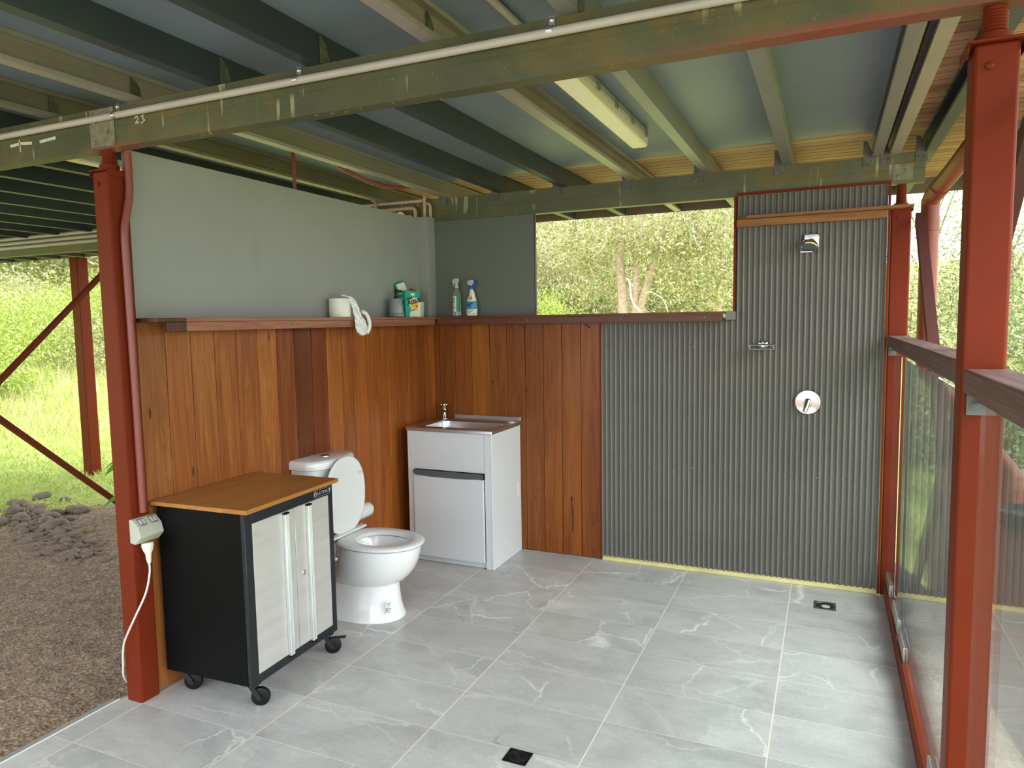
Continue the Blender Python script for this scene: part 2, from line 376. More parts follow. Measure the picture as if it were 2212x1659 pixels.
def text(s, size, name, mat, parent, origin, u, v, depth=.0006, align='LEFT', shear=0.0, bold=0.0, local=False):
    cu = bpy.data.curves.new(name, 'FONT'); cu.body = s; cu.size = size; cu.extrude = depth; cu.align_x = align; cu.shear = shear; cu.offset = bold
    ob = lk(bpy.data.objects.new(name, cu)); bpy.context.view_layer.update()
    me = bpy.data.meshes.new_from_object(ob.evaluated_get(bpy.context.evaluated_depsgraph_get()))
    bpy.data.objects.remove(ob)
    u, v = Vector(u).normalized(), Vector(v).normalized(); w = u.cross(v)
    mt = Matrix((u, v, w)).transposed().to_4x4(); mt.translation = Vector(origin)-(Vector((0, 0, 0)) if local else LOC[parent.name])
    me.transform(mt); me.materials.clear(); me.materials.append(M[mat]); me.name = name
    o = lk(bpy.data.objects.new(name, me)); o.parent = parent; LOC[o.name] = LOC[parent.name]
    return o

# ------------------------------------------------------------------ setting: floor, walls
FX0, FX1, FY0 = .10, 3.145, -5.9
ZS = 2.497                       # underside of the soffit sheet
mb = MB().box(FX0, FX1, FY0, 0.02, -.14, 0.0)
floor = struct(build(mb, 'floor', 'floor'))
mb = MB().box(.0925, .0995, FY0, -2.44, -.012, .002); struct(build(mb, 'trim_1', 'white_plastic'), 'pale metal edge strip along the open side of the tiled slab')
mb = MB().box(.05, .092, FY0, -2.44, -.14, -.008); struct(build(mb, 'trim_2', 'sheet'))

# wall_left : fibre-cement sheet above, timber lining below
wl = struct(build(MB().box(.185, .203, -2.34, -.13, 1.59, 2.262), 'wall_left', 'sheet'))
PL = [-2.338, -2.203, -2.071, -1.939, -1.807, -1.672, -1.537, -1.406, -1.27, -1.141, -1.012, -.895, -.768, -.652, -.53, -.422, -.304, -.19, -.0765]
TL = [(.95, .95, .95), (1.05, 1.0, .95), (1.05, 1.02, .95), (1.02, .93, .85), (.95, .86, .78), (1.1, 1.0, .85), (.72, .55, .52), (.42, .33, .36), (.62, .42, .4),
      (1.08, .95, .72), (1.0, .85, .62), (1.05, .86, .6), (.98, .8, .55), (1.02, .82, .55), (.92, .74, .5), (.95, .74, .48), (.85, .66, .42), (.78, .6, .4), (.8, .62, .4)]
mb = MB()
for i in range(len(PL)-1):
    r_ = random.Random(i); mb.tone = TL[i % len(TL)]
    mb.box(.185, .2045, PL[i]+.0013, PL[i+1]-.0013, .006, 1.5735)
build(mb, 'timber_lining', 'wood', wl, bevel=.0015, seg=1)
build(MB().box(.168, .1845, -2.338, -.02, .004, 1.5735), 'light_block_backing', 'ledge_dark', wl)  # unseen backing added to stop light leaking through the plank joints
# wall_back
wb = struct(build(MB().box(.25, 1.022, -.03, -.012, 1.59, 2.242), 'wall_back', 'sheet_shaded'))
PB = [.2565, .297, .418, .548, .686, .813, .945, 1.074, 1.203, 1.332, 1.462]
TB = [(.58, .48, .26), (.66, .55, .28), (.76, .61, .3), (.98, .88, .4), (.7, .57, .3), (.64, .5, .27), (.7, .56, .3), (.77, .62, .32), (.78, .62, .32), (.74, .58, .3)]
mb = MB()
for i in range(len(PB)-1):
    mb.tone = TB[i]; mb.box(PB[i]+.0013, PB[i+1]-.0013, -.032, -.012, .006, 1.5755)
build(mb, 'timber_lining', 'wood', wb, bevel=.0015, seg=1)
build(MB().box(.19, 1.462, -.0115, .004, .004, 1.5755), 'light_block_backing', 'ledge_dark', wb)  # added light stop behind the rear planks, darkens their joints
for pts in (((1.268, .16), (1.272, .24), (1.266, .33), (1.262, .40), (1.268, .375)), ((.70, 1.14), (.705, 1.15), (.71, 1.14), (.703, 1.13)), ((1.36, 1.51), (1.375, 1.525), (1.39, 1.50), (1.40, 1.52))):
    mb = MB()
    for a, b in zip(pts, pts[1:]): mb.bar((a[0], -.0321, a[1]), (b[0], -.0321, b[1]), .006, .0008, (0, 1, 0))
    build(mb, 'gum_vein', 'dark_hole', wb)
# corrugated sheet: lower wide part and upper part beside the opening
def corr(x0, x1, z0, z1, ph=0):
    mb = MB(); p = .0305; n = int((x1-x0)/p*8); xs = [x0+(x1-x0)*i/n for i in range(n+1)]
    pr = [(x, -.026-.0085*math.cos(2*PI*(x-1.47)/p)) for x in xs]
    for a, b in zip(pr, pr[1:]):
        mb.add([(a[0], a[1], z0), (b[0], b[1], z0), (b[0], b[1], z1), (a[0], a[1], z1)], [(0, 1, 2, 3)])
    bl = len(mb.v)
    for a, b in zip(pr, pr[1:]):
        mb.add([(a[0], a[1]+.0008, z0), (b[0], b[1]+.0008, z0), (b[0], b[1]+.0008, z1), (a[0], a[1]+.0008, z1)], [(3, 2, 1, 0)])
    return mb
mb = corr(1.472, 2.2785, .024, 1.553); m2 = corr(2.2785, 3.058, .024, 2.248)
mb.add(m2.v, m2.f)
build(mb, 'corrugated_sheet', 'corr', wb)
mb = MB()
for x in (1.53, 1.66, 1.79, 1.93, 2.05, 2.2, 2.34, 2.47, 2.6, 2.74, 2.88, 3.0):
    for z in ((.05, .64, 1.38) if x < 2.7 else (.05, .64)):
        if rng.random() < .75: mb.lathe([(.0045, 0), (.0045, .002), (.002, .0035)], (x+rng.uniform(-.02, .02), -.0335, z+rng.uniform(-.006, .006)), (0, -1, 0), 10)
build(mb, 'screw', 'corr', wb)
# corner casing
wc = struct(build(MB().box(.180, .281, -.1295, -.0308, 1.590, 2.268), 'wall_corner', 'sheet', bevel=.002), 'grey boxed casing in the wall corner')
mb = MB(); mb.tone = (1.0, .8, .5); mb.box(.186, .2555, -.075, -.0125, .006, 1.5745); build(mb, 'corner_batten', 'wood', wc)
# trims
def trim(n, boxes, mat, label):
    mb = MB()
    for b in boxes: mb.box(*b)
    return struct(build(mb, 'trim_%d' % n, mat, bevel=.001, seg=1), label)
trim(3, [(1.4625, 1.4715, -.042, -.012, .006, 1.553)], 'red', 'narrow red edge strip between timber lining and corrugated sheet')
trim(4, [(2.2705, 2.2835, -.046, -.012, 1.575, 2.2425), (2.2835, 3.0585, -.046, -.031, 2.2485, 2.262), (3.0585, 3.07, -.046, -.031, .006, 2.262)], 'red', 'red angle frame around the tall corrugated sheet')
trim(5, [(1.475, 3.058, -.04, -.008, 0.001, .022)], 'light_gap_strip', 'pale yellow strip painted for the light gap under the corrugated sheet')
trim(6, [(1.0225, 1.028, -.034, -.008, 1.59, 2.242)], 'red_dark', 'thin dark edge of the wall opening')

# ------------------------------------------------------------------ ceiling
DX0, DX1, DY0, DY1 = -8.6, 3.72, -5.3, 1.44
mb = MB().add([(DX0, DY0, ZS), (3.03, DY0, ZS), (3.03, -.19, ZS), (DX0, .40, ZS), (DX0, DY0, ZS+.007), (3.03, DY0, ZS+.007), (3.03, -.19, ZS+.007), (DX0, .40, ZS+.007)],
     [(3, 2, 1, 0), (4, 5, 6, 7), (0, 1, 5, 4), (1, 2, 6, 5), (2, 3, 7, 6), (3, 0, 4, 7)])
struct(build(mb, 'ceiling', 'soffit'))
mb = MB(); y = DY0; i = 0
while y < DY1-.02:
    r_ = random.Random(i*13+1); k = r_.uniform(.6, 1.1); mb.tone = (k, k*r_.uniform(.9, 1.0), k*r_.uniform(.82, 1.0))
    mb.box(DX0, DX1, y, min(y+.080, DY1), ZS+.0085, ZS+.03); y += .0895; i += 1
mb.tone = (.08, .07, .06); mb.box(DX0, DX1, DY0, DY1, ZS+.031, ZS+.05)  # dark layer added above the boards to paint shade into their gaps
decking = struct(build(mb, 'ceiling.001', 'deck'))

# ------------------------------------------------------------------ steel: joists and beams
J0, J1 = 2.396, 2.496
def joist(x, kind, label, mat, y0=DY0, y1=1.40, group=None, cleats=True):
    """C section 100x50 in the Y direction; kind 'R': web on the +x side, 'L': web on the -x side (open to +x)"""
    t_ = .004; w = .05; mb = MB()
    xw = (x+w-t_, x+w) if kind == 'R' else (x, x+t_)
    mb.box(xw[0], xw[1], y0, y1, J0, J1)
    a, b = (x, x+w-t_) if kind == 'R' else (x+t_, x+w)
    mb.box(a, b, y0, y1, J0, J0+t_); mb.box(a, b, y0, y1, J1-t_, J1)
    lx = (a, a+t_) if kind == 'R' else (b-t_, b)
    mb.box(lx[0], lx[1], y0, y1, J0+t_, J0+.016); mb.box(lx[0], lx[1], y0, y1, J1-.016, J1-t_)
    if kind == 'L':   # rolled ribs in the web
        for z in (J0+.03, J0+.062): mb.box(x+t_, x+t_+.003, y0, y1, z, z+.006)
    r = thing('steel_joist', label, 'joist', (x+w/2, 0, J0), 0, group)
    build(mb, 'channel', mat, r)
    if cleats:
        for yc in (-2.425, -.02):
            xs = x+w+.0015 if kind == 'R' else x+t_+.0045
            s_ = 1
            c = MB()
            if yc < -1: c.prism([(0, 0), (.05, 0), (.035, .06), (.012, .085), (0, .088)], (xs, yc, J0+.005), (0, 1, 0), (0, 0, 1), (.003, 0, 0))
            else:
                c.prism([(0, -.05), (.055, -.05), (.055, -.01), (.02, .08), (0, .085)], (xs-.045-(.05 if kind == 'R' else 0), -.0375, J0), (1, 0, 0), (0, 0, 1), (0, .003, 0))
                for du in (.015, .04): c.lathe([(.006, 0), (.006, .004), (.002, .006)], (xs-.045-(.05 if kind == 'R' else 0)+du, -.0375, J0-.025), (0, -1, 0), 8)
            build(c, 'cleat', 'cleat', r)
    return r
JD = [(-.115, 'L', 'dull brown steel joist directly over the top of the grey sheeted wall', 'joist_brown'),
      (.36, 'L', 'pale ribbed open steel joist with a red hose along it, over the toilet', 'joist_pale'),
      (.765, 'R', 'dark steel joist over the white tub cabinet, next to the pale joist with red hose', 'joist_dark'),
      (1.2, 'R', 'dark steel joist meeting the rear beam just beside the wall opening edge', 'joist_dark'),
      (1.645, 'L', 'pale ribbed steel joist beside the batten light, on its sink side', 'joist_pale'),
      (2.085, 'R', 'grey steel joist beside the batten light, on its shower side', 'joist_grey'),
      (2.527, 'R', 'grey steel joist over the shower head', 'joist_grey'),
      (2.975, 'R', 'flat grey joist edging the blue soffit, first of the close pair', 'joist_grey'),
      (3.058, 'R', 'pale ribbed joist second of the close pair, edging bare deck boards', 'joist_pale'),
      (3.222, 'R', 'outermost steel joist under bare deck boards beside the tall red downpipe', 'joist_dark')]
for x, k, lb, m_ in JD: joist(x, k, lb, m_)
x = -.56
while x > DX0+.3:
    joist(x, 'R', 'dark steel joist with a thin pale flange over the bare dirt area', 'joist_dark', group='joists over the dirt area', cleats=False); x -= .442
joist(3.66, 'R', 'steel joist along the outer deck edge above the water tank', 'joist_dark', cleats=False)

def cbeam(name, label, x0, x1, yf, mat, zb=2.243, zt=2.3955, dirn=1):
    mb = MB(); t_ = .005; w = .06
    mb.box(x0, x1, yf, yf+t_, zb, zt); mb.box(x0, x1, yf+t_, yf+w, zb, zb+t_); mb.box(x0, x1, yf+t_, yf+w, zt-t_, zt)
    mb.box(x0, x1, yf+w-t_, yf+w, zb+t_, zb+.02)
    mb.box(x0, x1, yf-.0015, yf, zb+.07, zb+.074)
    r = thing(name, label, 'beam', ((x0+x1)/2, yf, zb))
    build(mb, 'channel', mat, r, bevel=.002, seg=1)
    return r
fbm = cbeam('steel_beam', 'long olive steel beam across the front with a pale conduit clipped along it', -3.6, 3.35, -2.43, 'beam')
# splice plates and chalk on the front beam
mb = MB().box(.14, .275, -2.434, -2.4305, 2.25, 2.392)
for px_, pz in ((.165, 2.27), (.17, 2.34), (.25, 2.345), (.235, 2.3)): mb.lathe([(.007, 0), (.007, .005), (.003, .007)], (px_, -2.434, pz), (0, -1, 0), 10)
build(mb, 'splice_plate', 'plate', fbm)
def chalk(pts, w=.006):
    mb = MB()
    for a, b in zip(pts, pts[1:]): mb.bar((a[0], -2.4312, a[1]), (b[0], -2.4312, b[1]), w, .001, (0, 1, 0))
    build(mb, 'chalk_mark', 'chalk', fbm)
chalk([(-.36, 2.315), (-.29, 2.319), (-.22, 2.313)], .012); chalk([(-.30, 2.335), (-.295, 2.285)], .006); chalk([(-.17, 2.312), (-.07, 2.317)], .012)
chalk([(.385, 2.335), (.4, 2.342), (.407, 2.332), (.39, 2.316), (.41, 2.318)], .004); chalk([(.42, 2.338), (.435, 2.342), (.428, 2.33), (.44, 2.322), (.42, 2.312)], .004)
bbm = cbeam('steel_beam', 'grey green steel beam along the top of the rear wall opening', .20, 3.225, -.03, 'beam_back')
mb = MB().box(3.075, 3.17, -.036, -.0315, 2.26, 2.345)
for px_, pz in ((3.1, 2.28), (3.14, 2.31)): mb.lathe([(.008, 0), (.008, .006), (.003, .008)], (px_, -.036, pz), (0, -1, 0), 10)
build(mb, 'splice_plate', 'plate', bbm)
lbm = cbeam('steel_beam', 'olive steel beam with three pale pipes, over the dirt area', -8.4, .195, -.03, 'beam_back')
# far edge fascia
mb = MB().box(DX0, DX1, 1.405, 1.411, 2.394, 2.5); mb.box(DX0, DX1, 1.4035, 1.405, 2.394, 2.5)
tag(build(mb, 'fascia_beam', 'joist_brown', base=(0, 1.4, 2.394)), 'thin dark fascia channel along the rear deck edge seen through the wall opening', 'fascia')
mb = MB().box(DX1-.006, DX1, DY0, DY1-.04, 2.36, 2.5)
tag(build(mb, 'fascia_board', 'ledge_dark', base=(DX1, 0, 2.36)), 'dark fascia board along the outer deck edge above the tank', 'fascia')

# posts
def post(name, label, x0, y0, w, zb, zt, mat, jack=True, beamz=2.243, capx=.008):
    r = thing(name, label, 'post', (x0+w/2, y0+w/2, zb))
    build(MB().box(x0, x0+w, y0, y0+w, zb, zt), 'shaft', mat, r, bevel=.008, seg=3)
    if jack:
        mb = MB().box(x0-capx, x0+w+capx, y0-capx, y0+w+capx, zt, zt+.006)
        for xx in (x0-capx, x0+w+capx-.003): mb.box(xx, xx+.003, y0-capx, y0+w+capx, zt-.018, zt)
        build(mb, 'cap_plate', mat, r, bevel=.001, seg=1)
        c = (x0+w/2, y0+w/2, zt+.006); h = beamz-zt-.007
        mb = MB().lathe([(.036, 0), (.036, .022), (.024, .022), (.024, h)], c, (0, 0, 1), 24)
        for k in range(int((h-.03)/.007)): mb.lathe([(.024, .026+.007*k), (.0265, .0285+.007*k), (.024, .031+.007*k)], c, (0, 0, 1), 20)
        build(mb, 'screw_jack', mat, r)
    for dz in (.035,):
        if jack: build(MB().lathe([(.009, 0), (.009, .006), (.003, .009)], (x0+w*.35, y0-.0005, zt-.05), (0, -1, 0), 12), 'bolt', mat, r)
    return r
pl_ = post('steel_post', 'red square steel post at the slab corner carrying the grey power outlet', .1285, -2.43, .089, -.13, 2.163, 'red')
build(MB().prism([(0, 0), (.07, .085), (.14, .085), (.14, 0)], (.0, -2.33, 2.166), (1, 0, 0), (0, 0, 1), (0, .006, 0)), 'gusset', 'joist_dark', pl_)
post('steel_post', 'red square steel post where the two timber handrails meet', 3.068, -2.43, .089, -.3, 2.155, 'red', capx=.014)
post('steel_post', 'red square steel post at the end of the corrugated wall', 3.0735, -.0295, .096, -.3, 2.118, 'red')
post('steel_post', 'slim red post standing alone on the grass beyond the dirt area', -5.03, .98, .13, -.2, 2.34, 'red', jack=False)
post('steel_post', 'distant red post base at the very edge of the grass', -7.62, 1.0, .13, -.16, 2.335, 'red', jack=False)
def brace(label, p, q, mat='red', flip=1):
    mb = MB(); n = Vector((1, 0, 0)); d = (Vector(q)-Vector(p)).normalized(); s_ = d.cross(n)
    mb.bar(p, q, .05, .005, n); o = s_*.025*flip
    mb.bar(Vector(p)+o+n*.02, Vector(q)+o+n*.02, .005, .045, n)
    return tag(build(mb, 'angle_brace', mat, base=p), label, 'brace')
brace('red diagonal steel brace rising towards the slab corner post over the grass', (-3.0, -2.35, -.1), (-3.0, .1, 2.22), flip=-1)
brace('red diagonal steel brace falling towards the slab corner post over the grass', (-2.985, -2.35, 2.1), (-2.985, .1, -.22))
brace('dark red outside brace dropping from the corrugated wall post behind the glass', (3.186, -.06, 2.06), (3.186, -2.32, -.1), 'red_dark')
brace('dark red outside brace crossing behind the glass towards the post at the handrail joint', (3.196, -2.3, 2.0), (3.196, -.04, -.1), 'red_dark', -1)
brace('dark red brace leaving the upper side of the post at the handrail joint', (3.172, -2.47, 2.03), (3.172, -4.7, -.1), 'red_dark')

# ------------------------------------------------------------------ conduits and pipes
def pipe(name, label, cat, path, r, mat, seg=14, group=None):
    return tag(build(MB().tube(path, r, seg), name, mat, base=path[0], angle=50), label, cat, group)
cp = [(-3.5, -2.446, 2.36), (3.3, -2.446, 2.348)]
r = thing('conduit', 'pale grey conduit clipped along the front steel beam', 'conduit', cp[0])
build(MB().tube(cp, .0125, 14), 'pipe', 'conduit', r, angle=50)
for x in (-1.2, .30, 1.17, 2.06):
    mb = MB(); z = 2.3545; mb.tube([(x-.009, -2.446, z), (x+.009, -2.446, z)], .0145, 14); mb.box(x-.009, x+.009, -2.433, -2.4305, z+.01, z+.045)
    mb.lathe([(.006, 0), (.006, .004), (.002, .006)], (x, -2.433, z+.034), (0, -1, 0), 10)
    build(mb, 'saddle_clip', 'steel', r)
pipe('conduit', 'short pale conduit along the blue soffit above the front beam', 'conduit', [(1.872, -4.6, 2.482), (1.872, -2.12, 2.482)], .0125, 'conduit')
for k, z in enumerate((2.405, 2.362, 2.322)):
    pipe('water_pipe', ['uppermost of three pale pipes along the beam over the dirt area', 'middle one of three pale pipes along the beam over the dirt area', 'lowest of three pale pipes along the beam over the dirt area'][k], 'pipe',
         [(-8.2, -.052, z-.01), (-.7, -.052, z)], .0165, 'conduit')
# pipes in the wall corner
pipe('water_pipe', 'pale pipe running along the beam into the wall corner, above the bent one', 'pipe', [(-.6, -.06, 2.392), (.19, -.06, 2.388), (.212, -.06, 2.388)], .011, 'conduit')
pipe('water_pipe', 'stained pipe bending down behind the corner casing', 'pipe', [(-.6, -.06, 2.348), (.12, -.06, 2.345)]+arc((.12, -.06, 2.315), .03, PI/2, 0, 6, (1, 0, 0), (0, 0, 1))+[(.15, -.06, 2.2)], .013, 'pinkpipe')
pipe('water_pipe', 'straight upright pinkish pipe rising from the corner casing', 'pipe', [(.232, -.075, 2.2695), (.232, -.075, 2.42)], .0105, 'pinkpipe')
pipe('water_pipe', 'curved pale pipe looping over into the corner casing', 'pipe', [(.268, -.06, 2.2695), (.268, -.06, 2.34)]+arc((.243, -.06, 2.34), .025, 0, PI/2, 6, (1, 0, 0), (0, 0, 1)), .0105, 'pinkpipe')
pipe('water_pipe', 'short bent pipe dropping behind the top of the grey wall sheet', 'pipe', [(-.2, -.075, 2.42), (-.17, -.075, 2.41), (-.165, -.075, 2.25)], .011, 'pinkpipe')
r = thing('junction_box', 'small round cream junction box with pink fittings in the wall corner', 'junction box', (.05, -.07, 2.29))
build(MB().lathe([(.032, 0), (.032, .02), (.03, .024)], (.03, -.05, 2.293), (0, -1, 0), 24), 'box_lid', 'cream', r)
build(MB().tube([(.062, -.06, 2.29), (.1, -.06, 2.29)]+arc((.1, -.06, 2.27), .02, PI/2, 0, 5, (1, 0, 0), (0, 0, 1)), .012, 10), 'elbow', 'pinkpipe', r)
# red conduit strap and hose at the top of the grey wall
pipe('conduit', 'short upright red conduit crossing the gap above the grey wall', 'conduit', [(.16, -1.3, 2.49), (.165, -1.302, 2.4), (.168, -1.305, 2.15)], .010, 'red_pvc')
pipe('hose', 'red hose sagging from the pale ribbed joist over the toilet', 'hose', [(.315, -1.25, 2.44), (.315, -1.05, 2.40), (.318, -.85, 2.375), (.325, -.7, 2.37), (.335, -.56, 2.385), (.34, -.4, 2.42)], .012, 'red_pvc')
# red conduit on the post
pipe('conduit', 'red conduit running down the inner face of the slab corner post to the outlet', 'conduit',
     [(.235, -2.352, 2.242), (.235, -2.352, 2.10), (.235, -2.358, 2.06), (.235, -2.372, 2.0), (.235, -2.385, 1.95), (.235, -2.388, 1.9), (.235, -2.384, 1.3), (.235, -2.383, .80)], .0145, 'red_pvc')
# power outlet
po = thing('power_outlet', 'weathered grey double power outlet on the slab corner post', 'power outlet', (.2175, -2.35, .675))
prof = [(0, 0), (.03, -.004), (.062, .028), (.05, .068), (.018, .098), (0, .098)]
mb = MB().prism(prof, (.2185, -2.438, .682), (1, 0, 0), (0, 0, 1), (0, .113, 0))
build(mb, 'housing', 'outlet', po, bevel=.003)
nrm = Vector((.03, 0, .032)).normalized(); up = Vector((-.032, 0, .03)).normalized(); cc = Vector((.2185+.035, 0, .682+.083))
for y in (-2.408, -2.356):
    b = build(MB().obox(cc+Vector((0, y, 0))+nrm*.002, Vector((0, .016, 0)), up*.0185, nrm*.002), 'switch_frame', 'outlet_dark', po, bevel=.002)
    for dy in (-.007, .007):
        build(MB().obox(cc+Vector((0, y+dy, 0))+nrm*.005, Vector((0, .005, 0)), up*.012, nrm*.0025), 'switch', 'outlet', b, bevel=.0015)
# plug and cord
pc = thing('extension_lead', 'cream power cord with plug hanging from the grey outlet', 'cord', (.26, -2.40, .2))
build(MB().lathe([(.022, 0), (.024, .012), (.019, .03), (.012, .045), (.009, .075), (.006, .085)], (.255, -2.388, .6755), (.12, -.06, -1), 20), 'plug', 'cream', pc)
cd = [(.265, -2.393, .592), (.268, -2.397, .55), (.255, -2.41, .47), (.225, -2.44, .38), (.19, -2.452, .31), (.165, -2.455, .26), (.15, -2.452, .21), (.138, -2.445, .16), (.115, -2.43, .1), (.1, -2.40, .05)]
def smooth(p, n=6):
    p = [Vector(q) for q in p]; out = []
    for i in range(len(p)-1):
        a, b, c, d = p[max(i-1, 0)], p[i], p[i+1], p[min(i+2, len(p)-1)]
        for k in range(n):
            t = k/n; out.append(.5*((2*b)+(c-a)*t+(2*a-5*b+4*c-d)*t*t+(3*b-a-3*c+d)*t**3))
    return out+[p[-1]]
build(MB().tube(smooth(cd), .0042, 10), 'flex', 'cord', pc, angle=60)

# ------------------------------------------------------------------ batten lights
def batten(label, x, y0, y1, z1, w=.095):
    r = thing('batten_light', label, 'ceiling light', (x, (y0+y1)/2, z1-.09))
    mb = MB(); pr = [(-w/2*.9, 0), (-w/2, -.035), (w/2, -.035), (w/2*.9, 0)]
    mb.prism(pr, (x, y0, z1), (1, 0, 0), (0, 0, 1), (0, y1-y0, 0)); build(mb, 'body', 'fitting', r, bevel=.003)
    pr = [(-w/2*.96, -.036), (-w/2*.9, -.075), (-w/2*.7, -.084), (w/2*.7, -.084), (w/2*.9, -.075), (w/2*.96, -.036)]
    mb = MB().prism(pr, (x, y0+.004, z1), (1, 0, 0), (0, 0, 1), (0, y1-y0-.008, 0)); build(mb, 'diffuser', 'diffuser', r, bevel=.003)
    n = 5
    for i in range(n):
        y = y0+.06+(y1-y0-.12)*i/(n-1)
        for sx in (-1, 1):
            mb = MB().obox((x+sx*(w/2+.004), y, z1-.035), (.0025, 0, 0), (0, .012, 0), (0, 0, .016)); build(mb, 'clip', 'steel', r)
    return r
batten('long batten light with cream prismatic diffuser on the blue soffit', 1.89, -1.93, -.74, 2.4965)
batten('dusty batten light partly hidden behind the slab corner post', -.80, -2.35, -1.3, 2.4965, .09)

# ------------------------------------------------------------------ ledges
lg = thing('timber_ledge', 'reddish timber ledge along the left wall holding the paper roll and soap', 'ledge', (.26, -1.2, 1.54))
build(MB().box(.1855, .333, -2.338, -.132, 1.574, 1.589), 'ledge_board', 'ledge_y', lg, bevel=.002)
build(MB().box(.206, .3335, -2.3385, -2.2, 1.5735, 1.5895), 'board_end', 'ledge_dark', lg)
build(MB().box(.298, .322, -2.19, -.13, 1.534, 1.5735), 'front_rail', 'ledge_y', lg, bevel=.002)
build(MB().box(.296, .3235, -2.285, -2.191, 1.532, 1.5735), 'rail_end', 'ledge_dark', lg, bevel=.003)
def screws(par, pts, d, mat='galv', r=.006):
    for p in pts:
        mb = MB().lathe([(r, 0), (r, .0015), (r*.4, .002)], p, d, 12)
        build(mb, 'screw', mat, par)
screws(lg, [(.3222, y, 1.553) for y in (-2.02, -1.55, -.93, -.72, -.25)], (1, 0, 0))
lg2 = thing('timber_ledge', 'dark timber ledge along the rear wall under the opening, holding the spray bottles', 'ledge', (1.2, -.07, 1.54))
build(MB().box(.20, 2.235, -.124, -.013, 1.576, 1.5895), 'ledge_board', 'ledge', lg2, bevel=.002)
build(MB().box(.336, 2.222, -.118, -.096, 1.533, 1.5755), 'front_rail', 'ledge', lg2, bevel=.002)
build(MB().box(2.237, 2.288, -.116, -.033, 1.54, 1.588), 'end_block', 'corr', lg2, bevel=.002)
screws(lg2, [(x, -.1182, 1.556) for x in (.48, 1.0, 1.62, 2.12)], (0, -1, 0))
ss = thing('shower_shelf', 'honey brown timber shelf across the corrugated sheet above the shower', 'shelf', (2.7, -.07, 2.064))
build(MB().prism([(0, 0), (.06, .055), (.885, .055), (.885, -.02), (.0, 0)][:4], (2.288, -.0475, 2.109), (1, 0, 0), (0, -1, 0), (0, 0, .016)), 'shelf_board', 'showershelf', ss, bevel=.001, seg=1)
build(MB().box(2.288, 3.056, -.071, -.0475, 2.066, 2.1085), 'front_rail', 'showershelf', ss, bevel=.002)
screws(ss, [(2.435, -.0712, 2.088), (2.915, -.0712, 2.089)], (0, -1, 0))

# ------------------------------------------------------------------ shower fittings
sh = thing('shower_rose', 'chrome shower head with square wall plate on the corrugated sheet', 'shower head', (2.68, -.035, 1.9))
build(MB().box(2.646, 2.724, -.046, -.0335, 1.932, 2.008), 'wall_plate', 'chrome', sh, bevel=.004)
build(MB().tube([(2.684, -.046, 1.972), (2.684, -.075, 1.968), (2.682, -.10, 1.958)], .010, 12), 'arm', 'chrome', sh)
hd = Vector((-.05, -.55, -.75)).normalized(); hc = Vector((2.678, -.115, 1.948))
hb = build(MB().lathe([(.012, -.012), (.036, .0), (.043, .012), (.043, .026), (.039, .03)], hc, hd, 32), 'head', 'chrome', sh)
build(MB().lathe([(.036, .0295), (.036, .032), (.030, .033)], hc, hd, 32), 'spray_face', 'grey_plastic', hb)
build(MB().tube([(2.645, -.098, 1.965), (2.7, -.098, 1.965)], .008, 12), 'swivel', 'chrome', sh)
build(MB().tube([(2.632, -.125, 1.905), (2.692, -.125, 1.905)], .007, 12), 'lever', 'chrome', sh)
mx = thing('shower_mixer', 'round chrome shower mixer tap on the corrugated sheet', 'mixer tap', (2.684, -.035, 1.0))
build(MB().lathe([(.07, 0), (.07, .006), (.066, .011), (.03, .013)], (2.684, -.0335, 1.068), (0, -1, 0), 48), 'cover_plate', 'chrome', mx)
build(MB().lathe([(.024, .012), (.024, .05), (.021, .056)], (2.684, -.0335, 1.068), (0, -1, 0), 28), 'cartridge', 'chrome', mx)
build(MB().tube([(2.686, -.078, 1.085), (2.68, -.086, 1.06), (2.67, -.098, 1.02)], [.016, .017, .011], 14), 'lever', 'chrome', mx)
sr = thing('soap_rack', 'small chrome wire soap rack on the corrugated sheet', 'soap rack', (2.44, -.035, 1.37))
build(MB().lathe([(.026, 0), (.026, .008), (.012, .012), (.012, .03)], (2.44, -.0335, 1.395), (0, -1, 0), 24), 'mount', 'chrome', sr)
for z, yo in ((1.373, -.128), (1.396, -.132)):
    pth = [(2.374, -.06, z), (2.374, yo, z), (2.504, yo, z), (2.504, -.06, z), (2.374, -.06, z)]
    build(MB().tube(pth, .0042, 8), 'wire_hoop', 'chrome', sr)
mb = MB()
for i in range(7): mb.tube([(2.39+.0165*i, -.06, 1.373), (2.39+.0165*i, -.128, 1.373)], .0018, 6)
for x in (2.374, 2.504): mb.tube([(x, -.128, 1.373), (x, -.13, 1.396)], .0025, 6)
build(mb, 'wire', 'chrome', sr)

# ------------------------------------------------------------------ floor drains
dr = thing('floor_drain', 'black square floor drain with round grate near the front of the tiles', 'drain', (1.8, -2.165, 0))
build(MB().box(1.755, 1.845, -2.205, -2.126, .0006, .003), 'drain_plate', 'rubber', dr, bevel=.001)
mb = MB()
for r0 in (.008, .017, .026, .034):
    mb.loft([[(1.8+rr*math.cos(a), -2.165+rr*.88*math.sin(a), zz) for a in [2*PI*k/32 for k in range(32)]] for rr, zz in ((r0-.003, .0031), (r0-.0025, .0055), (r0+.0015, .0055), (r0+.002, .0031))], False, False)
build(mb, 'grate', 'black2', dr)
d2 = thing('floor_drain', 'open steel floor drain without a grate under the shower', 'drain', (2.795, -.315, 0))
sq = [(2.742, -.37), (2.85, -.37), (2.85, -.26), (2.742, -.26)]
rings = []
n = 32
def sqpt(a, h=.054):
    c, s_ = math.cos(a), math.sin(a); k = h/max(abs(c), abs(s_)); return (2.796+c*k, -.315+s_*k)
angs = [2*PI*k/n+PI/4 for k in range(n)]
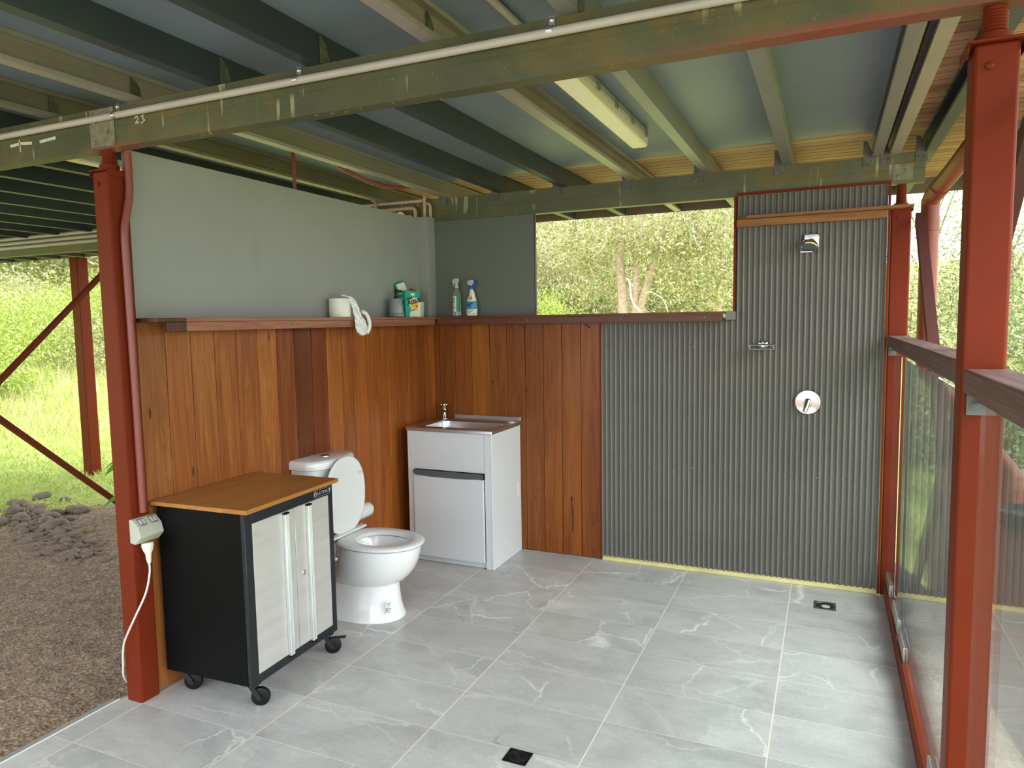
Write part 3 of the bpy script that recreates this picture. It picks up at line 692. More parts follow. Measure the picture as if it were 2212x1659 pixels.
mb = MB().loft([[(*sqpt(a), .0006) for a in angs], [(*sqpt(a), .003) for a in angs], [(2.796+.049*math.cos(a), -.315+.049*math.sin(a), .003) for a in angs], [(2.796+.046*math.cos(a), -.315+.046*math.sin(a), .0008) for a in angs]], False, False)
build(mb, 'drain_frame', 'drain_steel', d2)
build(MB().lathe([(.0455, .0), (.0455, .0006), (.03, .0008)], (2.796, -.315, .0004), (0, 0, 1), 32), 'opening', 'dark_hole', d2)
build(MB().lathe([(.022, .0), (.022, .0016), (.014, .002)], (2.80, -.325, .0012), (0, 0, 1), 20), 'waste_pipe', 'beige', d2)

# ------------------------------------------------------------------ tool cabinet
tc = thing('tool_cabinet', 'black wheeled tool cabinet with steel doors and ply worktop beside the toilet', 'cabinet', (.70, -2.302, 0), math.radians(2.4))
def L(mb, name, mat, par=tc, **k): return build(mb, name, mat, par, local=True, **k)
W_, D_, ZB, ZT = .575, .46, .10, .815          # local: y along the front, x back into the wall is negative
mb = MB().box(-D_, -.022, 0, W_, ZB, ZT); L(mb, 'carcass', 'black', bevel=.003)
mb = MB().box(-.0215, -.002, 0, .042, ZB, ZT); mb.box(-.0215, -.002, W_-.03, W_, ZB, ZT)
mb.box(-.0215, -.002, .042, W_-.03, ZT-.05, ZT); mb.box(-.0215, -.002, .042, W_-.03, ZB, ZB+.035); L(mb, 'front_frame', 'black2', bevel=.0015, seg=1)
mb = MB().box(-D_-.02, .024, -.016, W_+.016, ZT+.0005, ZT+.0185); L(mb, 'worktop', 'worktop', bevel=.0015, seg=1)
ym = .302
for (a, b) in ((.044, ym-.0015), (ym+.0015, W_-.032)):
    d = L(MB().box(-.018, -.0035, a, b, ZB+.037, ZT-.052), 'door', 'brushed_door', bevel=.001, seg=1)
    hy = b-.062 if a < .1 else a+.088
    mb = MB()
    pr = [(-.014, 0), (-.014, .012), (-.009, .017), (-.003, .014), (0, .017), (.003, .014), (.009, .017), (.014, .012), (.014, 0)]
    z0, z1 = (ZB+.034, ZT-.062)
    mb.prism([(p[0], p[1]) for p in pr], (-.0032, hy, z0), (0, 1, 0), (1, 0, 0), (0, 0, z1-z0))
    h = build(mb, 'handle', 'handle_alu', d, local=True, bevel=.001, seg=1)
    for zz in (z0-.007, z1+.0005): build(MB().box(-.003, .012, hy-.014, hy+.014, zz, zz+.0065), 'end_cap', 'rubber', h, local=True)
    if a > .1:
        build(MB().lathe([(.011, 0), (.011, .004), (.008, .006), (.003, .006)], (-.0033, a+.045, .46), (1, 0, 0), 20), 'lock', 'chrome', d, local=True)
bd = L(MB().box(-.0018, .0005, .432, .552, .7705, .805), 'badge', 'rubber')
mb = MB(); 
for b in ((.434, .55, .8025, .8038), (.434, .55, .772, .7733)): mb.box(.0005, .0012, b[0], b[1], b[2], b[3])
for b in ((.434, .4355), (.5485, .55)): mb.box(.0005, .0012, b[0], b[1], .772, .8038)
n = 24
mb.loft([[(xx, .447+rr*math.cos(2*PI*k/n), .788+rr*math.sin(2*PI*k/n)) for k in range(n)] for rr, xx in ((.011, .0005), (.011, .0013), (.007, .0013), (.007, .0005))], False, False, True)
mb.box(.0005, .0013, .443, .452, .7865, .7895)
build(mb, 'badge_border', 'handle_alu', bd, local=True)
text('ULTIMATE', .0215, 'lettering', 'handle_alu', bd, (.001, .461, .780), (0, 1, 0), (0, 0, 1), .0005, local=True)
def caster(x, y, ang, brk=False):
    r_ = L(MB().lathe([(.03, .0995), (.03, .094), (.016, .09), (.016, .08)], (x, y, 0), (0, 0, 1), 20), 'caster', 'black2')
    d = Vector((math.cos(ang), math.sin(ang), 0)); s_ = Vector((-d.y, d.x, 0)); wc = Vector((x, y, .0385))+d*.026
    mb = MB()
    for k in (-1, 1): mb.prism([(-.022, .052), (.0, .052+.0), (.034, .0), (.026, -.012), (.014, -.008)], wc+s_*(.0165*k)-d*.026+s_*(-.0015), d, (0, 0, 1), s_*.003)
    build(mb, 'fork', 'black2', r_, local=True)
    build(MB().lathe([(.012, -.013), (.03, -.0125), (.0375, -.009), (.0385, 0), (.0375, .009), (.03, .0125), (.012, .013)], wc, s_, 32), 'wheel', 'rubber', r_, local=True)
    build(MB().lathe([(.007, -.021), (.007, .021)], wc, s_, 12), 'axle', 'black2', r_, local=True)
    if brk: build(MB().obox(wc+Vector((0, 0, .035))+d*.03, d*.03, s_*.012, Vector((-.0, 0, .002))), 'brake_pedal', 'black2', r_, local=True)
caster(-.035, .045, .42); caster(-.03, W_-.045, .55, True); caster(-D_+.06, .05, .38); caster(-D_+.06, W_-.05, .3)

# ------------------------------------------------------------------ toilet
YC = -1.295
to = thing('toilet', 'white ceramic toilet with raised lid between the tool cabinet and the tub', 'toilet', (.55, YC, 0))
def egg(x0, x1, hw, z, n=40, p=2.3, sh=.0, back=None):
    cx, a = (x0+x1)/2, (x1-x0)/2; out = []
    for k in range(n):
        t = 2*PI*k/n; c, s_ = math.cos(t), math.sin(t)
        pp = p if c < 0 else 2.05
        out.append((cx+sh*a*(1-c*c)+a*math.copysign(abs(c)**(2/pp), c), YC+hw*math.copysign(abs(s_)**(2/pp), s_), z))
    return out
R_ = [egg(.30, .756, .158, .0008, p=5), egg(.30, .756, .158, .012, p=5), egg(.30, .747, .148, .03, p=5), egg(.30, .737, .136, .08, p=5), egg(.30, .731, .128, .13, p=4.5), egg(.31, .728, .124, .175, p=4),
      egg(.33, .727, .123, .186, p=3.5), egg(.335, .742, .131, .193, p=3), egg(.35, .772, .146, .21, p=2.8), egg(.365, .80, .159, .24), egg(.38, .828, .17, .28), egg(.39, .846, .177, .325), egg(.395, .855, .18, .36), egg(.395, .858, .18, .38), egg(.395, .86, .181, .3935),
      egg(.42, .845, .165, .3945), egg(.47, .81, .125, .39), egg(.485, .80, .115, .36), egg(.5, .785, .10, .30), egg(.52, .75, .08, .24), egg(.55, .71, .055, .215)]
pan = build(MB().loft(R_, True, True), 'pan', 'white', to, angle=50)
mb = MB().loft([[(x, YC+y, z) for x, y in rrect(.32, 0, .215, w, .03)] for z, w in ((.001, .2), (.05, .19), (.25, .16), (.33, .2), (.39, .26), (.398, .26))]); build(mb, 'pan_back', 'white', to, angle=50)
mb = MB().tube([(.47, YC-.166, .335), (.44, YC-.155, .338), (.41, YC-.14, .33)], .008, 10); build(mb, 'fixing_recess', 'white', pan)
# seat
outer = lambda z, d=0: egg(.405+d, .878-d, .19-d, z, p=2.6)
inner = lambda z, d=0: egg(.497-d, .803+d, .118+d, z, p=2.2)
build(MB().loft([inner(.397), outer(.397, .006), outer(.405), outer(.413, .004), outer(.419, .016), inner(.419, .012), inner(.414)], closed=True), 'seat', 'white_plastic', to, angle=60)
build(MB().box(.40, .44, YC-.15, YC+.15, .4195, .433), 'hinge_bar', 'white_plastic', to, bevel=.005, seg=3)
# lid upright
def lidring(x, d=0):
    out = []; n = 40
    for k in range(n):
        t = 2*PI*k/n; c, s_ = math.cos(t), math.sin(t)
        hw = (.172-d)*(1 if s_ < 0 else 1)
        zz = .632+(.212-d)*math.copysign(abs(s_)**(2/(2.1 if s_ > 0 else 2.7)), s_)
        out.append((x+.02*(zz-.43), YC+hw*math.copysign(abs(c)**(2/2.25), c), zz))
    return out
lid = build(MB().loft([lidring(.408, .012), lidring(.405, .004), lidring(.411), lidring(.418, .003), lidring(.420, .012), lidring(.4165, .024)]), 'lid', 'white_plastic', to, angle=60)
for dy in (.052, .066): build(MB().lathe([(.006, 0), (.006, .006), (.003, .008)], (.424, YC+.065+dy, .735), (1, 0, 0), 12), 'buffer', 'label', lid)
# cistern
def dsh(z, w, d, n=20):
    out = [(.2075, YC+w/2, z), (.2075, YC-w/2, z)]
    for k in range(n+1):
        t = -PI/2+PI*k/n; c, s_ = math.cos(t), math.sin(t)
        out.append((.2075+d*(.35+.65*abs(c)**.7), YC+w/2*math.copysign(abs(s_)**.9, s_), z))
    return out
ci = build(MB().loft([dsh(.399, .32, .14), dsh(.43, .34, .155), dsh(.6, .352, .165), dsh(.788, .358, .172)]), 'cistern', 'white', to, angle=50)
cl = build(MB().loft([dsh(.789, .376, .184), dsh(.793, .388, .192), dsh(.822, .388, .192), dsh(.833, .38, .186), dsh(.838, .36, .172)]), 'cistern_lid', 'white', to, angle=50)
build(MB().lathe([(.026, 0), (.026, .004), (.022, .006)], (.292, YC, .838), (0, 0, 1), 28), 'flush_button', 'chrome', cl)
build(MB().tube(smooth([(.215, YC-.19, .2), (.24, YC-.2, .2), (.29, YC-.2, .3), (.33, YC-.185, .36), (.33, YC-.175, .395)]), .007, 10), 'inlet_hose', 'chrome', to)
build(MB().lathe([(.016, 0), (.016, .03), (.01, .034)], (.2065, YC-.19, .2), (1, 0, 0), 16), 'stop_valve', 'chrome', to)
for k_ in (0,):
    ctr = Vector((.7215, YC-.078, .085)); nn_ = Vector((.80, -.58, .10)).normalized(); uu = Vector((0, 0, 1)).cross(nn_).normalized(); vv = nn_.cross(uu)
    ctr += nn_*.0135
    lb = build(MB().obox(ctr, uu*.017, vv*.034, nn_*.0006), 'sticker', 'white_plastic', to)
    mb = MB()
    for k in range(6): mb.obox(ctr+nn_*.0009+vv*(-.026+.0095*k)+uu*(-.003), uu*(.006+.004*((k*7) % 3)), vv*.0017, nn_*.0003)
    mb.obox(ctr+nn_*.0009+vv*(-.012)+uu*(-.012), uu*.002, vv*.012, nn_*.0003)
    build(mb, 'sticker_print', 'label_dark', lb)
# white pipe end beside the cistern
tag(build(MB().tube([(.257, -1.06, .435), (.257, -.905, .435), (.257, -.875, .435), (.257, -.862, .435), (.257, -.855, .435)], [.045, .045, .042, .03, .01], 24), 'pipe_end', 'white_plastic', base=(.257, -1.0, .39), angle=60),
    'white rounded plastic pipe end on the timber wall behind the raised toilet lid', 'pipe')
mb = MB().lathe([(.03, 0), (.03, .003), (.045, .0035)], (.2055, -.98, .435), (1, 0, 0), 20)
build(mb, 'wall_flange', 'white_plastic', bpy.data.objects['pipe_end'])

# ------------------------------------------------------------------ laundry tub
tx0, tx1, tyf, tyb = .297, .905, -.481, -.037
tb = thing('laundry_tub', 'white laundry tub cabinet with stainless sink in the wall corner', 'laundry tub', ((tx0+tx1)/2, -.26, 0))
build(MB().box(tx1-.018, tx1, tyf, tyb, .001, .858), 'side_panel', 'tub_white', tb, bevel=.002)
build(MB().box(tx0, tx0+.018, tyf, tyb, .001, .858), 'side_panel', 'tub_white', tb, bevel=.002)
build(MB().box(tx0+.019, tx1-.019, tyb-.012, tyb, .02, .858), 'back_panel', 'tub_white', tb)
for b_ in ((tx0+.0185, tx0+.043, .03), (tx1-.052, tx1-.0185, .001)): build(MB().box(b_[0], b_[1], tyf, tyf+.02, b_[2], .858), 'front_stile', 'tub_white', tb, bevel=.0015)
build(MB().box(tx0+.0445, tx1-.0535, tyf+.002, tyf+.018, .611, .858), 'front_panel', 'tub_white', tb, bevel=.0015)
dx0, dx1 = tx0+.046, tx1-.058
doo = build(MB().box(dx0, dx1, tyf-.012, tyf+.006, .042, .572), 'door', 'tub_white', tb, bevel=.003)
pts = [(dx0, .608), (dx0, .586)]+[(dx0+(dx1-dx0)*t, .586-.018*(1-(2*t-1)**4)+.0) for t in [k/16 for k in range(1, 16)]]+[(dx1, .572), (dx1, .608)]
build(MB().prism(pts, (0, tyf-.0125, 0), (1, 0, 0), (0, 0, 1), (0, -.004, 0)), 'handle_strip', 'grey_plastic', doo)
build(MB().box(tx0+.03, tx1-.06, tyf+.02, tyf+.035, .002, .04), 'toe_board', 'tub_white', tb)
build(MB().box(tx0+.03, tx0+.05, tyf-.002, tyf+.018, .0008, .028), 'foot', 'tub_white', tb)
n6 = 6
sx0, sx1, syf, syb, sz = tx0-.006, tx1+.006, tyf-.008, -.036, .882
cx, cy = (.372+.852)/2, -.275
def ring(w, h, r, z, dx=0, dy=0): return [(x, y, z) for x, y in rrect(cx+dx, cy+dy, w, h, r, n6)]
def outer_ring(z, g=0):
    pts = rrect((sx0+sx1)/2, (syf+syb)/2, sx1-sx0-2*g, syb-syf-2*g, .006, n6); return [(x, y, z) for x, y in pts]
sk = build(MB().loft([outer_ring(.859), outer_ring(sz-.003), outer_ring(sz, .002), ring(.49, .30, .06, sz), ring(.475, .285, .055, sz-.006), ring(.465, .275, .055, sz-.05), ring(.44, .25, .06, sz-.19), ring(.40, .21, .06, sz-.2)], False, True), 'sink', 'steel', tb, angle=40)
build(MB().lathe([(.028, 0), (.026, .002), (.01, .001)], (cx, cy, sz-.1995), (0, 0, 1), 20), 'plughole', 'chrome', sk)
build(MB().box(sx0+.12, sx1, -.0455, -.0335, sz+.0005, sz+.03), 'splashback', 'steel', sk, bevel=.002)
build(MB().lathe([(.022, 0), (.022, .004), (.016, .006)], (.868, -.098, sz), (0, 0, 1), 24), 'bypass_cap', 'white_plastic', sk)
tp = build(MB().lathe([(.021, 0), (.021, .006), (.015, .012), (.0145, .06), (.018, .066), (.018, .074), (.014, .078), (.014, .092), (.017, .098), (.012, .108)], (.352, -.085, sz), (0, 0, 1), 24), 'tap', 'chrome', tb)
build(MB().tube(smooth([(.352, -.085, sz+.055), (.366, -.105, sz+.062), (.376, -.125, sz+.055), (.378, -.13, sz+.035)]), .0085, 12), 'spout', 'chrome', tp)
mb = MB().tube([(.334, -.097, sz+.101), (.372, -.075, sz+.101)], .005, 10); mb.tube([(.343, -.07, sz+.101), (.362, -.10, sz+.101)], .005, 10); build(mb, 'tap_handle', 'chrome', tp)
mb = MB().prism([(x, z) for x, z in rrect(-.085, .43, .032, .10, .0155, 6)], (tx1+.0003, 0, 0), (0, 1, 0), (0, 0, 1), (.002, 0, 0)); build(mb, 'side_plug', 'cream', tb)

# ------------------------------------------------------------------ small items on the ledges
LZ = 1.5895
pr_ = thing('toilet_roll', 'white toilet paper roll standing on the timber ledge', 'toilet roll', (.268, -1.09, LZ))
mb = MB().loft([[(.268+r_*math.cos(2*PI*k/40), -1.09+r_*math.sin(2*PI*k/40), z) for k in range(40)] for r_, z in ((.021, LZ+.0005), (.057, LZ+.0005), (.0595, LZ+.004), (.0595, LZ+.101), (.057, LZ+.105), (.021, LZ+.105))], closed=True)
build(mb, 'roll', 'paper', pr_, angle=50)
build(MB().loft([[(.268+r_*math.cos(2*PI*k/24), -1.09+r_*math.sin(2*PI*k/24), z) for k in range(24)] for r_, z in ((.0185, LZ+.001), (.0205, LZ+.001), (.0205, LZ+.1045), (.0185, LZ+.1045))], closed=True), 'cardboard_core', 'brown', pr_)
# plastic bag: crumpled strip hanging over the roll and ledge
def bagmesh():
    mb = MB(); r_ = random.Random(4)
    spine = smooth([(.285, -1.085, 1.712), (.315, -1.062, 1.70), (.334, -1.045, 1.66), (.344, -1.03, 1.60), (.346, -1.01, 1.56), (.343, -.995, 1.52), (.340, -.99, 1.487)], 4)
    wid = np.interp(np.linspace(0, 1, len(spine)), [0, .2, .45, .7, .9, 1], [.012, .017, .026, .05, .048, .015])
    rings = []; n = 26
    for i, (p, w) in enumerate(zip(spine, wid)):
        rg = []
        for k in range(n):
            t = 2*PI*k/n; f = 1+.45*math.sin(5*t+i*.9)+.3*math.sin(9*t-i*1.6)+.2*r_.uniform(-1, 1)
            rg.append((p[0]+max(-.012, .0105*math.sin(t)*f), p[1]+w*math.cos(t)*(1+.16*math.sin(i*1.7+k)+.08*r_.uniform(-1, 1)), p[2]+.004*math.sin(3*t+i)))
        rings.append(rg)
    mb.loft(rings); return mb
bg = thing('plastic_bag', 'crumpled white plastic bag hanging off the ledge from the paper roll', 'bag', (.34, -1.0, 1.48))
build(bagmesh(), 'film', 'bag', bg, angle=40)
mb = MB().tube(smooth([(.345, -.985, 1.62), (.35, -.955, 1.615), (.35, -.935, 1.58), (.347, -.93, 1.54), (.345, -.95, 1.5), (.342, -.985, 1.486)]), [.006]+[.012]*29+[.006], 10) if False else MB().tube(smooth([(.345, -.995, 1.62), (.35, -.962, 1.61), (.352, -.935, 1.57), (.349, -.93, 1.53), (.346, -.95, 1.497)]), .0115, 10)
build(mb, 'bag_handle', 'bag', bg, angle=40)
# soap dish and dispenser
tag(build(MB().lathe([(.042, .0005), (.05, .004), (.052, .016), (.048, .022), (.03, .02)], (.272, -.525, LZ), (0, 0, 1), 32), 'soap_dish', 'grey_ceramic', base=(.272, -.525, LZ)), 'shallow grey soap dish under the soap dispenser', 'soap dish')
sd = thing('soap_dispenser', 'grey ceramic soap dispenser with black pump standing on a dish', 'soap dispenser', (.272, -.525, LZ+.0225))
build(MB().lathe([(.044, .0002), (.047, .004), (.043, .045), (.037, .088), (.033, .094), (.012, .095)], (.272, -.525, LZ+.0225), (0, 0, 1), 32), 'bottle', 'grey_ceramic', sd)
build(MB().lathe([(.0125, .0955), (.0125, .112), (.007, .113), (.007, .13), (.011, .131), (.011, .15), (.008, .153)], (.272, -.525, LZ+.0225), (0, 0, 1), 20), 'pump', 'rubber', sd)
build(MB().tube([(.272, -.525, LZ+.166), (.29, -.505, LZ+.166), (.3, -.494, LZ+.163)], .005, 10), 'nozzle', 'rubber', sd)
# laundry powder box
bx = thing('powder_box', 'green laundry powder box with its lid open on the ledge', 'box', (.262, -.39, LZ), 0)
c0 = Vector((.292, -.447, LZ+.0008)); du = Vector((.22, .975, 0)).normalized(); dv = Vector((-.975, .22, 0)).normalized()
BW, BD, BH = .135, .075, .168
def bq(a, b, c): return c0+du*a+dv*b+Vector((0, 0, c))
mb = MB(); th = .0015
for (a0, a1, b0, b1, h0, h1) in ((0, BW, 0, th, 0, BH), (0, BW, BD-th, BD, 0, BH), (0, th, th, BD-th, 0, BH), (BW-th, BW, th, BD-th, 0, BH), (th, BW-th, th, BD-th, 0, th)):
    mb.obox((bq(a0, b0, h0)+bq(a1, b1, h1))/2, du*(a1-a0)/2, dv*(b1-b0)/2, Vector((0, 0, (h1-h0)/2)))
build(mb, 'carton', 'teal', bx)
nf = -dv
def art(poly, mat, name, k=1, par=bx):
    return build(MB().prism(poly, c0+nf*(.0003*k), du, (0, 0, 1), nf*.0003), name, mat, par)
def oval(cx_, cz, a, b, n=28): return [(cx_+a*math.cos(2*PI*i/n), cz+b*math.sin(2*PI*i/n)) for i in range(n)]
art([(BW, 0)]+[(BW-.10*math.cos(t)*1.0, .075*math.sin(t)*1.25) for t in [PI/2*k/10*1.0 for k in range(10, -1, -1)]], 'cream', 'white_swirl', 1)
star = [(.078+(.052 if k % 2 else .036)*math.cos(2*PI*k/32), .088+(.045 if k % 2 else .031)*math.sin(2*PI*k/32)) for k in range(32)]
art(star, 'cream', 'burst', 2); art(oval(.078, .088, .036, .028), 'yellow', 'yellow_oval', 3)
art([(.045, .04), (.105, .055), (.11, .064), (.05, .05)], 'yellow', 'yellow_band', 3); art([(.095, .06), (.115, .07), (.108, .078), (.09, .07)], 'redink', 'red_flash', 4)
art([(.05, .138), (.085, .138), (.085, .152), (.05, .152)], 'cream', 'patch', 1)
build(MB().obox(bq(-.0003, .045, .15), du*.0003, dv*.016, (0, 0, .005)), 'yellow_tab', 'yellow', bx)
mb = MB()
for k in range(4): mb.obox(bq(-.0003, .05, .05-.009*k), du*.0003, dv*.016, (0, 0, .0022))
mb.obox(bq(-.0003, .045, .115), du*.0003, dv*.02, (0, 0, .006)); build(mb, 'side_print', 'cream', bx)
text('Attack', .047, 'lettering', 'navy', bx, c0+nf*.0016+du*.018+Vector((0, 0, .074)), du+Vector((0, 0, .22)), Vector((0, 0, 1))-du*.22, .0003, shear=.2, bold=.0012)
text('Biozet', .021, 'lettering', 'navy', bx, c0+nf*.0016+du*.012+Vector((0, 0, .108)), du+Vector((0, 0, .22)), Vector((0, 0, 1))-du*.22, .0003, shear=.2, bold=.0005)
text('Conditioner', .012, 'lettering', 'navy', bx, c0+nf*.0016+du*.045+Vector((0, 0, .034)), du+Vector((0, 0, .22)), Vector((0, 0, 1))-du*.22, .0003, shear=.2)
# open lid flap (green back, cream inside) and a scoop brush inside
fl = MB().obox(bq(.03, .07, BH+.03), (du*.9+Vector((0, 0, .26)))*.046, dv*.0012+Vector((0, 0, 0)), (Vector((0, 0, 1))-du*.26+dv*.35)*.027)
build(fl, 'lid_flap', 'teal', bx)
fl = MB().obox(bq(.036, .067, BH+.026), (du*.9+Vector((0, 0, .26)))*.038, dv*.0012, (Vector((0, 0, 1))-du*.26+dv*.35)*.024)
build(fl, 'flap_lining', 'cream', bx)
tag(build(MB().lathe([(.018, 0), (.024, .01), (.024, .03), (.018, .036)], bq(.098, .04, BH-.022), (.3, .2, 1), 20), 'scrub_brush', 'brown', base=bq(.098, .04, BH-.022)), 'round brown scrubbing brush sticking out of the green box', 'brush')
tag(build(MB().lathe([(.027, .0006), (.031, .085), (.033, .1), (.029, .1), (.026, .01)], (.268, -.235, LZ), (0, 0, 1), 28), 'cup', 'beige', base=(.268, -.235, LZ)), 'beige cup half hidden beside the green powder box', 'cup')
# spray bottles
BZ = 1.5915
sb = thing('spray_bottle', 'clear spray bottle with pale trigger and green label on the rear ledge', 'spray bottle', (.468, -.079, BZ))
def rz(pts, s_=1): return pts
build(MB().lathe([(.025, .0005), (.0275, .004), (.0275, .135), (.025, .155), (.013, .18), (.012, .19)], (.468, -.079, BZ), (0, 0, 1), 28), 'bottle', 'clear', sb)
lab = MB()
for (a0, a1, m_) in ((-2.6, -1.25, 0), (-1.25, -.3, 1)):
    lab.cur = m_; n = 10
    rg = [[(.468+rr*math.cos(a0+(a1-a0)*k/n), -.079+rr*math.sin(a0+(a1-a0)*k/n), BZ+z) for k in range(n+1)] for rr, z in ((.0279, .03), (.0279, .135))]
    for k in range(n): lab.add([rg[0][k], rg[0][k+1], rg[1][k+1], rg[1][k]], [(0, 1, 2, 3)])
build(lab, 'label_wrap', ['label', 'green'], sb)
lab = MB()
for z in (.05, .058, .066, .09, .1, .112, .12):
    for k in range(5):
        a0 = -2.35+.18*k; lab.add([(.468+.0283*math.cos(a), -.079+.0283*math.sin(a), BZ+zz) for a, zz in ((a0, z), (a0+.15, z), (a0+.15, z+(.005 if z > .08 else .003)), (a0, z+(.005 if z > .08 else .003)))], [(0, 1, 2, 3)])
build(lab, 'label_print', 'label_dark', sb)
def trigger(par, x, y, z, s_, bodymat, trigmat):
    build(MB().lathe([(.0145, 0), (.0145, .014), (.010, .018), (.010, .028)], (x, y, z), (0, 0, 1), 20), 'collar', trigmat if trigmat == 'blue' else bodymat, par)
    pr = [(-.03, .0), (-.026, .018), (-.008, .027), (.016, .026), (.02, .015), (.012, .0), (.008, -.012), (-.01, -.012)]
    build(MB().prism([(a*s_, b) for a, b in pr], (x, y-.011, z+.038), (1, 0, 0), (0, 0, 1), (0, .022, 0)), 'spray_head', bodymat, par, bevel=.003)
    if trigmat == 'blue': pr = [(.012, .022), (.034, .026), (.036, .018), (.026, .012), (.03, -.018), (.024, -.02), (.014, .004)]
    else: pr = [(-.02, .0), (-.026, -.022), (-.022, -.024), (-.012, -.002)]
    build(MB().prism(pr if trigmat == 'blue' else [(a*s_, b) for a, b in pr], (x, y-.006, z+.036), (1, 0, 0), (0, 0, 1), (0, .012, 0)), 'trigger', trigmat, par, bevel=.0015)
trigger(sb, .468, -.079, BZ+.1905, 1, 'beige', 'beige')
s2 = thing('spray_bottle', 'white spray bottle with blue trigger and blue label on the rear ledge', 'spray bottle', (.582, -.079, BZ))
def ell(z, a, b, dx=0): return [(.582+dx+a*math.cos(2*PI*k/32), -.079+b*math.sin(2*PI*k/32), BZ+z) for k in range(32)]
build(MB().loft([ell(.0005, .036, .02), ell(.006, .039, .022), ell(.05, .041, .023), ell(.085, .039, .022), ell(.115, .031, .019, .001), ell(.135, .022, .016, .003), ell(.155, .018, .014, .004), ell(.168, .0125, .0125, 0), ell(.176, .0115, .0115)]), 'bottle', 'cream', s2, angle=60)
lab = MB(); n = 16
def ep(a, z, A, B, e=.0005): return (.582+(A+e)*math.cos(a), -.079+(B+e)*math.sin(a), BZ+z)
prof = [(.045, .041, .023), (.065, .0405, .0227), (.08, .0395, .0222), (.098, .0358, .0208)]
for k in range(n):
    a0, a1 = PI+PI*k/n, PI+PI*(k+1)/n
    for (z0, A0, B0), (z1, A1, B1) in zip(prof, prof[1:]):
        top = lambda a: max(0, .016-.014*abs(math.sin(a)))
        lab.add([ep(a0, z0, A0, B0), ep(a1, z0, A0, B0), ep(a1, z1, A1, B1), ep(a0, z1, A1, B1)], [(0, 1, 2, 3)])
build(lab, 'label_wrap', 'sky_blue', s2)
lab = MB().obox((.584, -.0993, BZ+.118), (.011, 0, 0), (0, .0012, 0), (0, 0, .010)); build(lab, 'emblem', 'gold', s2)
lab = MB()
for (x, z, w, h) in ((-.017, .077, .012, .005), (-.002, .079, .012, .005), (.013, .082, .011, .005), (-.012, .067, .03, .002)):
    lab.obox((.582+x*.9, -.1025, BZ+z), (w/2, 0, w*.08), (0, .0008, 0), (0, 0, h/2+.001))
build(lab, 'label_print', 'navy', s2)
lab = MB()
for (x, z) in ((-.018, .03), (-.006, .034), (.006, .032), (.016, .036), (-.01, .024)): lab.obox((.582+x, -.1015, BZ+z), (.005, 0, 0), (0, .0008, 0), (0, 0, .0025))
build(lab, 'gold_print', 'gold', s2)
build(MB().prism([(0, 0), (.009, 0), (.0045, .011)], (.602, -.0995, BZ+.009), (1, 0, 0), (0, 0, 1), (0, -.0008, 0)), 'triangle_mark', 'label_dark', s2)
trigger(s2, .582, -.079, BZ+.1765, 1, 'beige', 'blue')

# ------------------------------------------------------------------ balustrade
br = thing('base_rail', 'red steel base rail along the glass with clear glass clamps', 'rail', (3.12, -3, 0))
build(MB().box(3.092, 3.150, FY0, -.032, .0012, .085), 'box_section', 'red', br, bevel=.004)
for y0, y1 in ((-.30, -.07), (-.76, -.50), (-1.06, -.84), (-2.08, -1.86), (-3.4, -3.2)):
    mb = MB().box(3.100, 3.1085, y0, y1, .0855, .15); mb.box(3.1205, 3.129, y0, y1, .0855, .15)
    build(mb, 'glass_clamp', 'steel', br, bevel=.002)
def pane(label, y0, y1):
    o = tag(build(MB().box(3.1095, 3.1195, y0, y1, .0862, 1.3485), 'glass_panel', 'glass', base=(3.1145, (y0+y1)/2, .086)), label, 'glass panel')
    if y0 > -1.5: build(MB().box(3.1092, 3.1198, y0-.0022, y0-.0002, .0864, 1.3483), 'polished_edge', 'glass_edge', o)
    return o
pane('short glass balustrade panel next to the corrugated wall post', -.797, -.035)
pane('long glass balustrade panel between the two red posts', -2.335, -.803)
pane('glass balustrade panel on the near side of the post at the handrail joint', FY0, -2.435)
def hrail(label, y0, y1, z0):
    r = thing('handrail', label, 'handrail', (3.115, (y0+y1)/2, z0))
    build(MB().box(3.072, 3.162, y0, y1, z0, z0+.056), 'timber', 'handrail', r, bevel=.006, seg=3)
    build(MB().box(3.104, 3.125, y0, y1, z0-.022, z0-.0005), 'glass_channel', 'grey_plastic', r)
    ye = y1
    mb = MB().box(3.08, 3.118, ye-.004, ye, z0-.052, z0-.001); mb.box(3.08, 3.118, ye-.05, ye-.004, z0-.005, z0-.001)
    mb.lathe([(.012, 0), (.012, .003), (.008, .0035), (.008, .009), (.003, .010)], (3.098, ye-.004, z0-.03), (0, -1, 0), 16)
    build(mb, 'bracket', 'galv', r)
    return r
hrail('dark timber handrail between the corrugated wall post and the next red post', -2.338, -.032, 1.386)
hrail('dark timber handrail on the near side of the post at the handrail joint', FY0, -2.4325, 1.372)

# ------------------------------------------------------------------ downpipes and tanks outside
dp = thing('downpipe', 'thick red downpipe with elbow rising outside the corrugated wall post', 'downpipe', (3.29, .3, 1.2))
build(MB().tube(smooth([(3.289, .3, 1.3), (3.289, .3, 1.8), (3.289, .3, 2.14), (3.292, .285, 2.19), (3.31, .22, 2.235), (3.36, .05, 2.30), (3.47, -.40, 2.475)], 8), .047, 24), 'pipe', 'red_pipe', dp, angle=60)
for p, q in (((3.289, .3, 2.02), (3.289, .3, 2.10)), ((3.305, .24, 2.22), (3.32, .19, 2.243))): build(MB().tube([p, q], .0505, 24), 'collar', 'red_pipe', dp)
build(MB().tube(smooth([(3.289, .3, 1.299), (3.292, .29, 1.25), (3.32, .23, 1.19), (3.45, -.03, .995), (3.585, -.3, .80), (3.6, -.34, .75), (3.602, -.35, .66)], 6), .046, 24), 'lower_pipe', 'red_pipe', dp, angle=60)
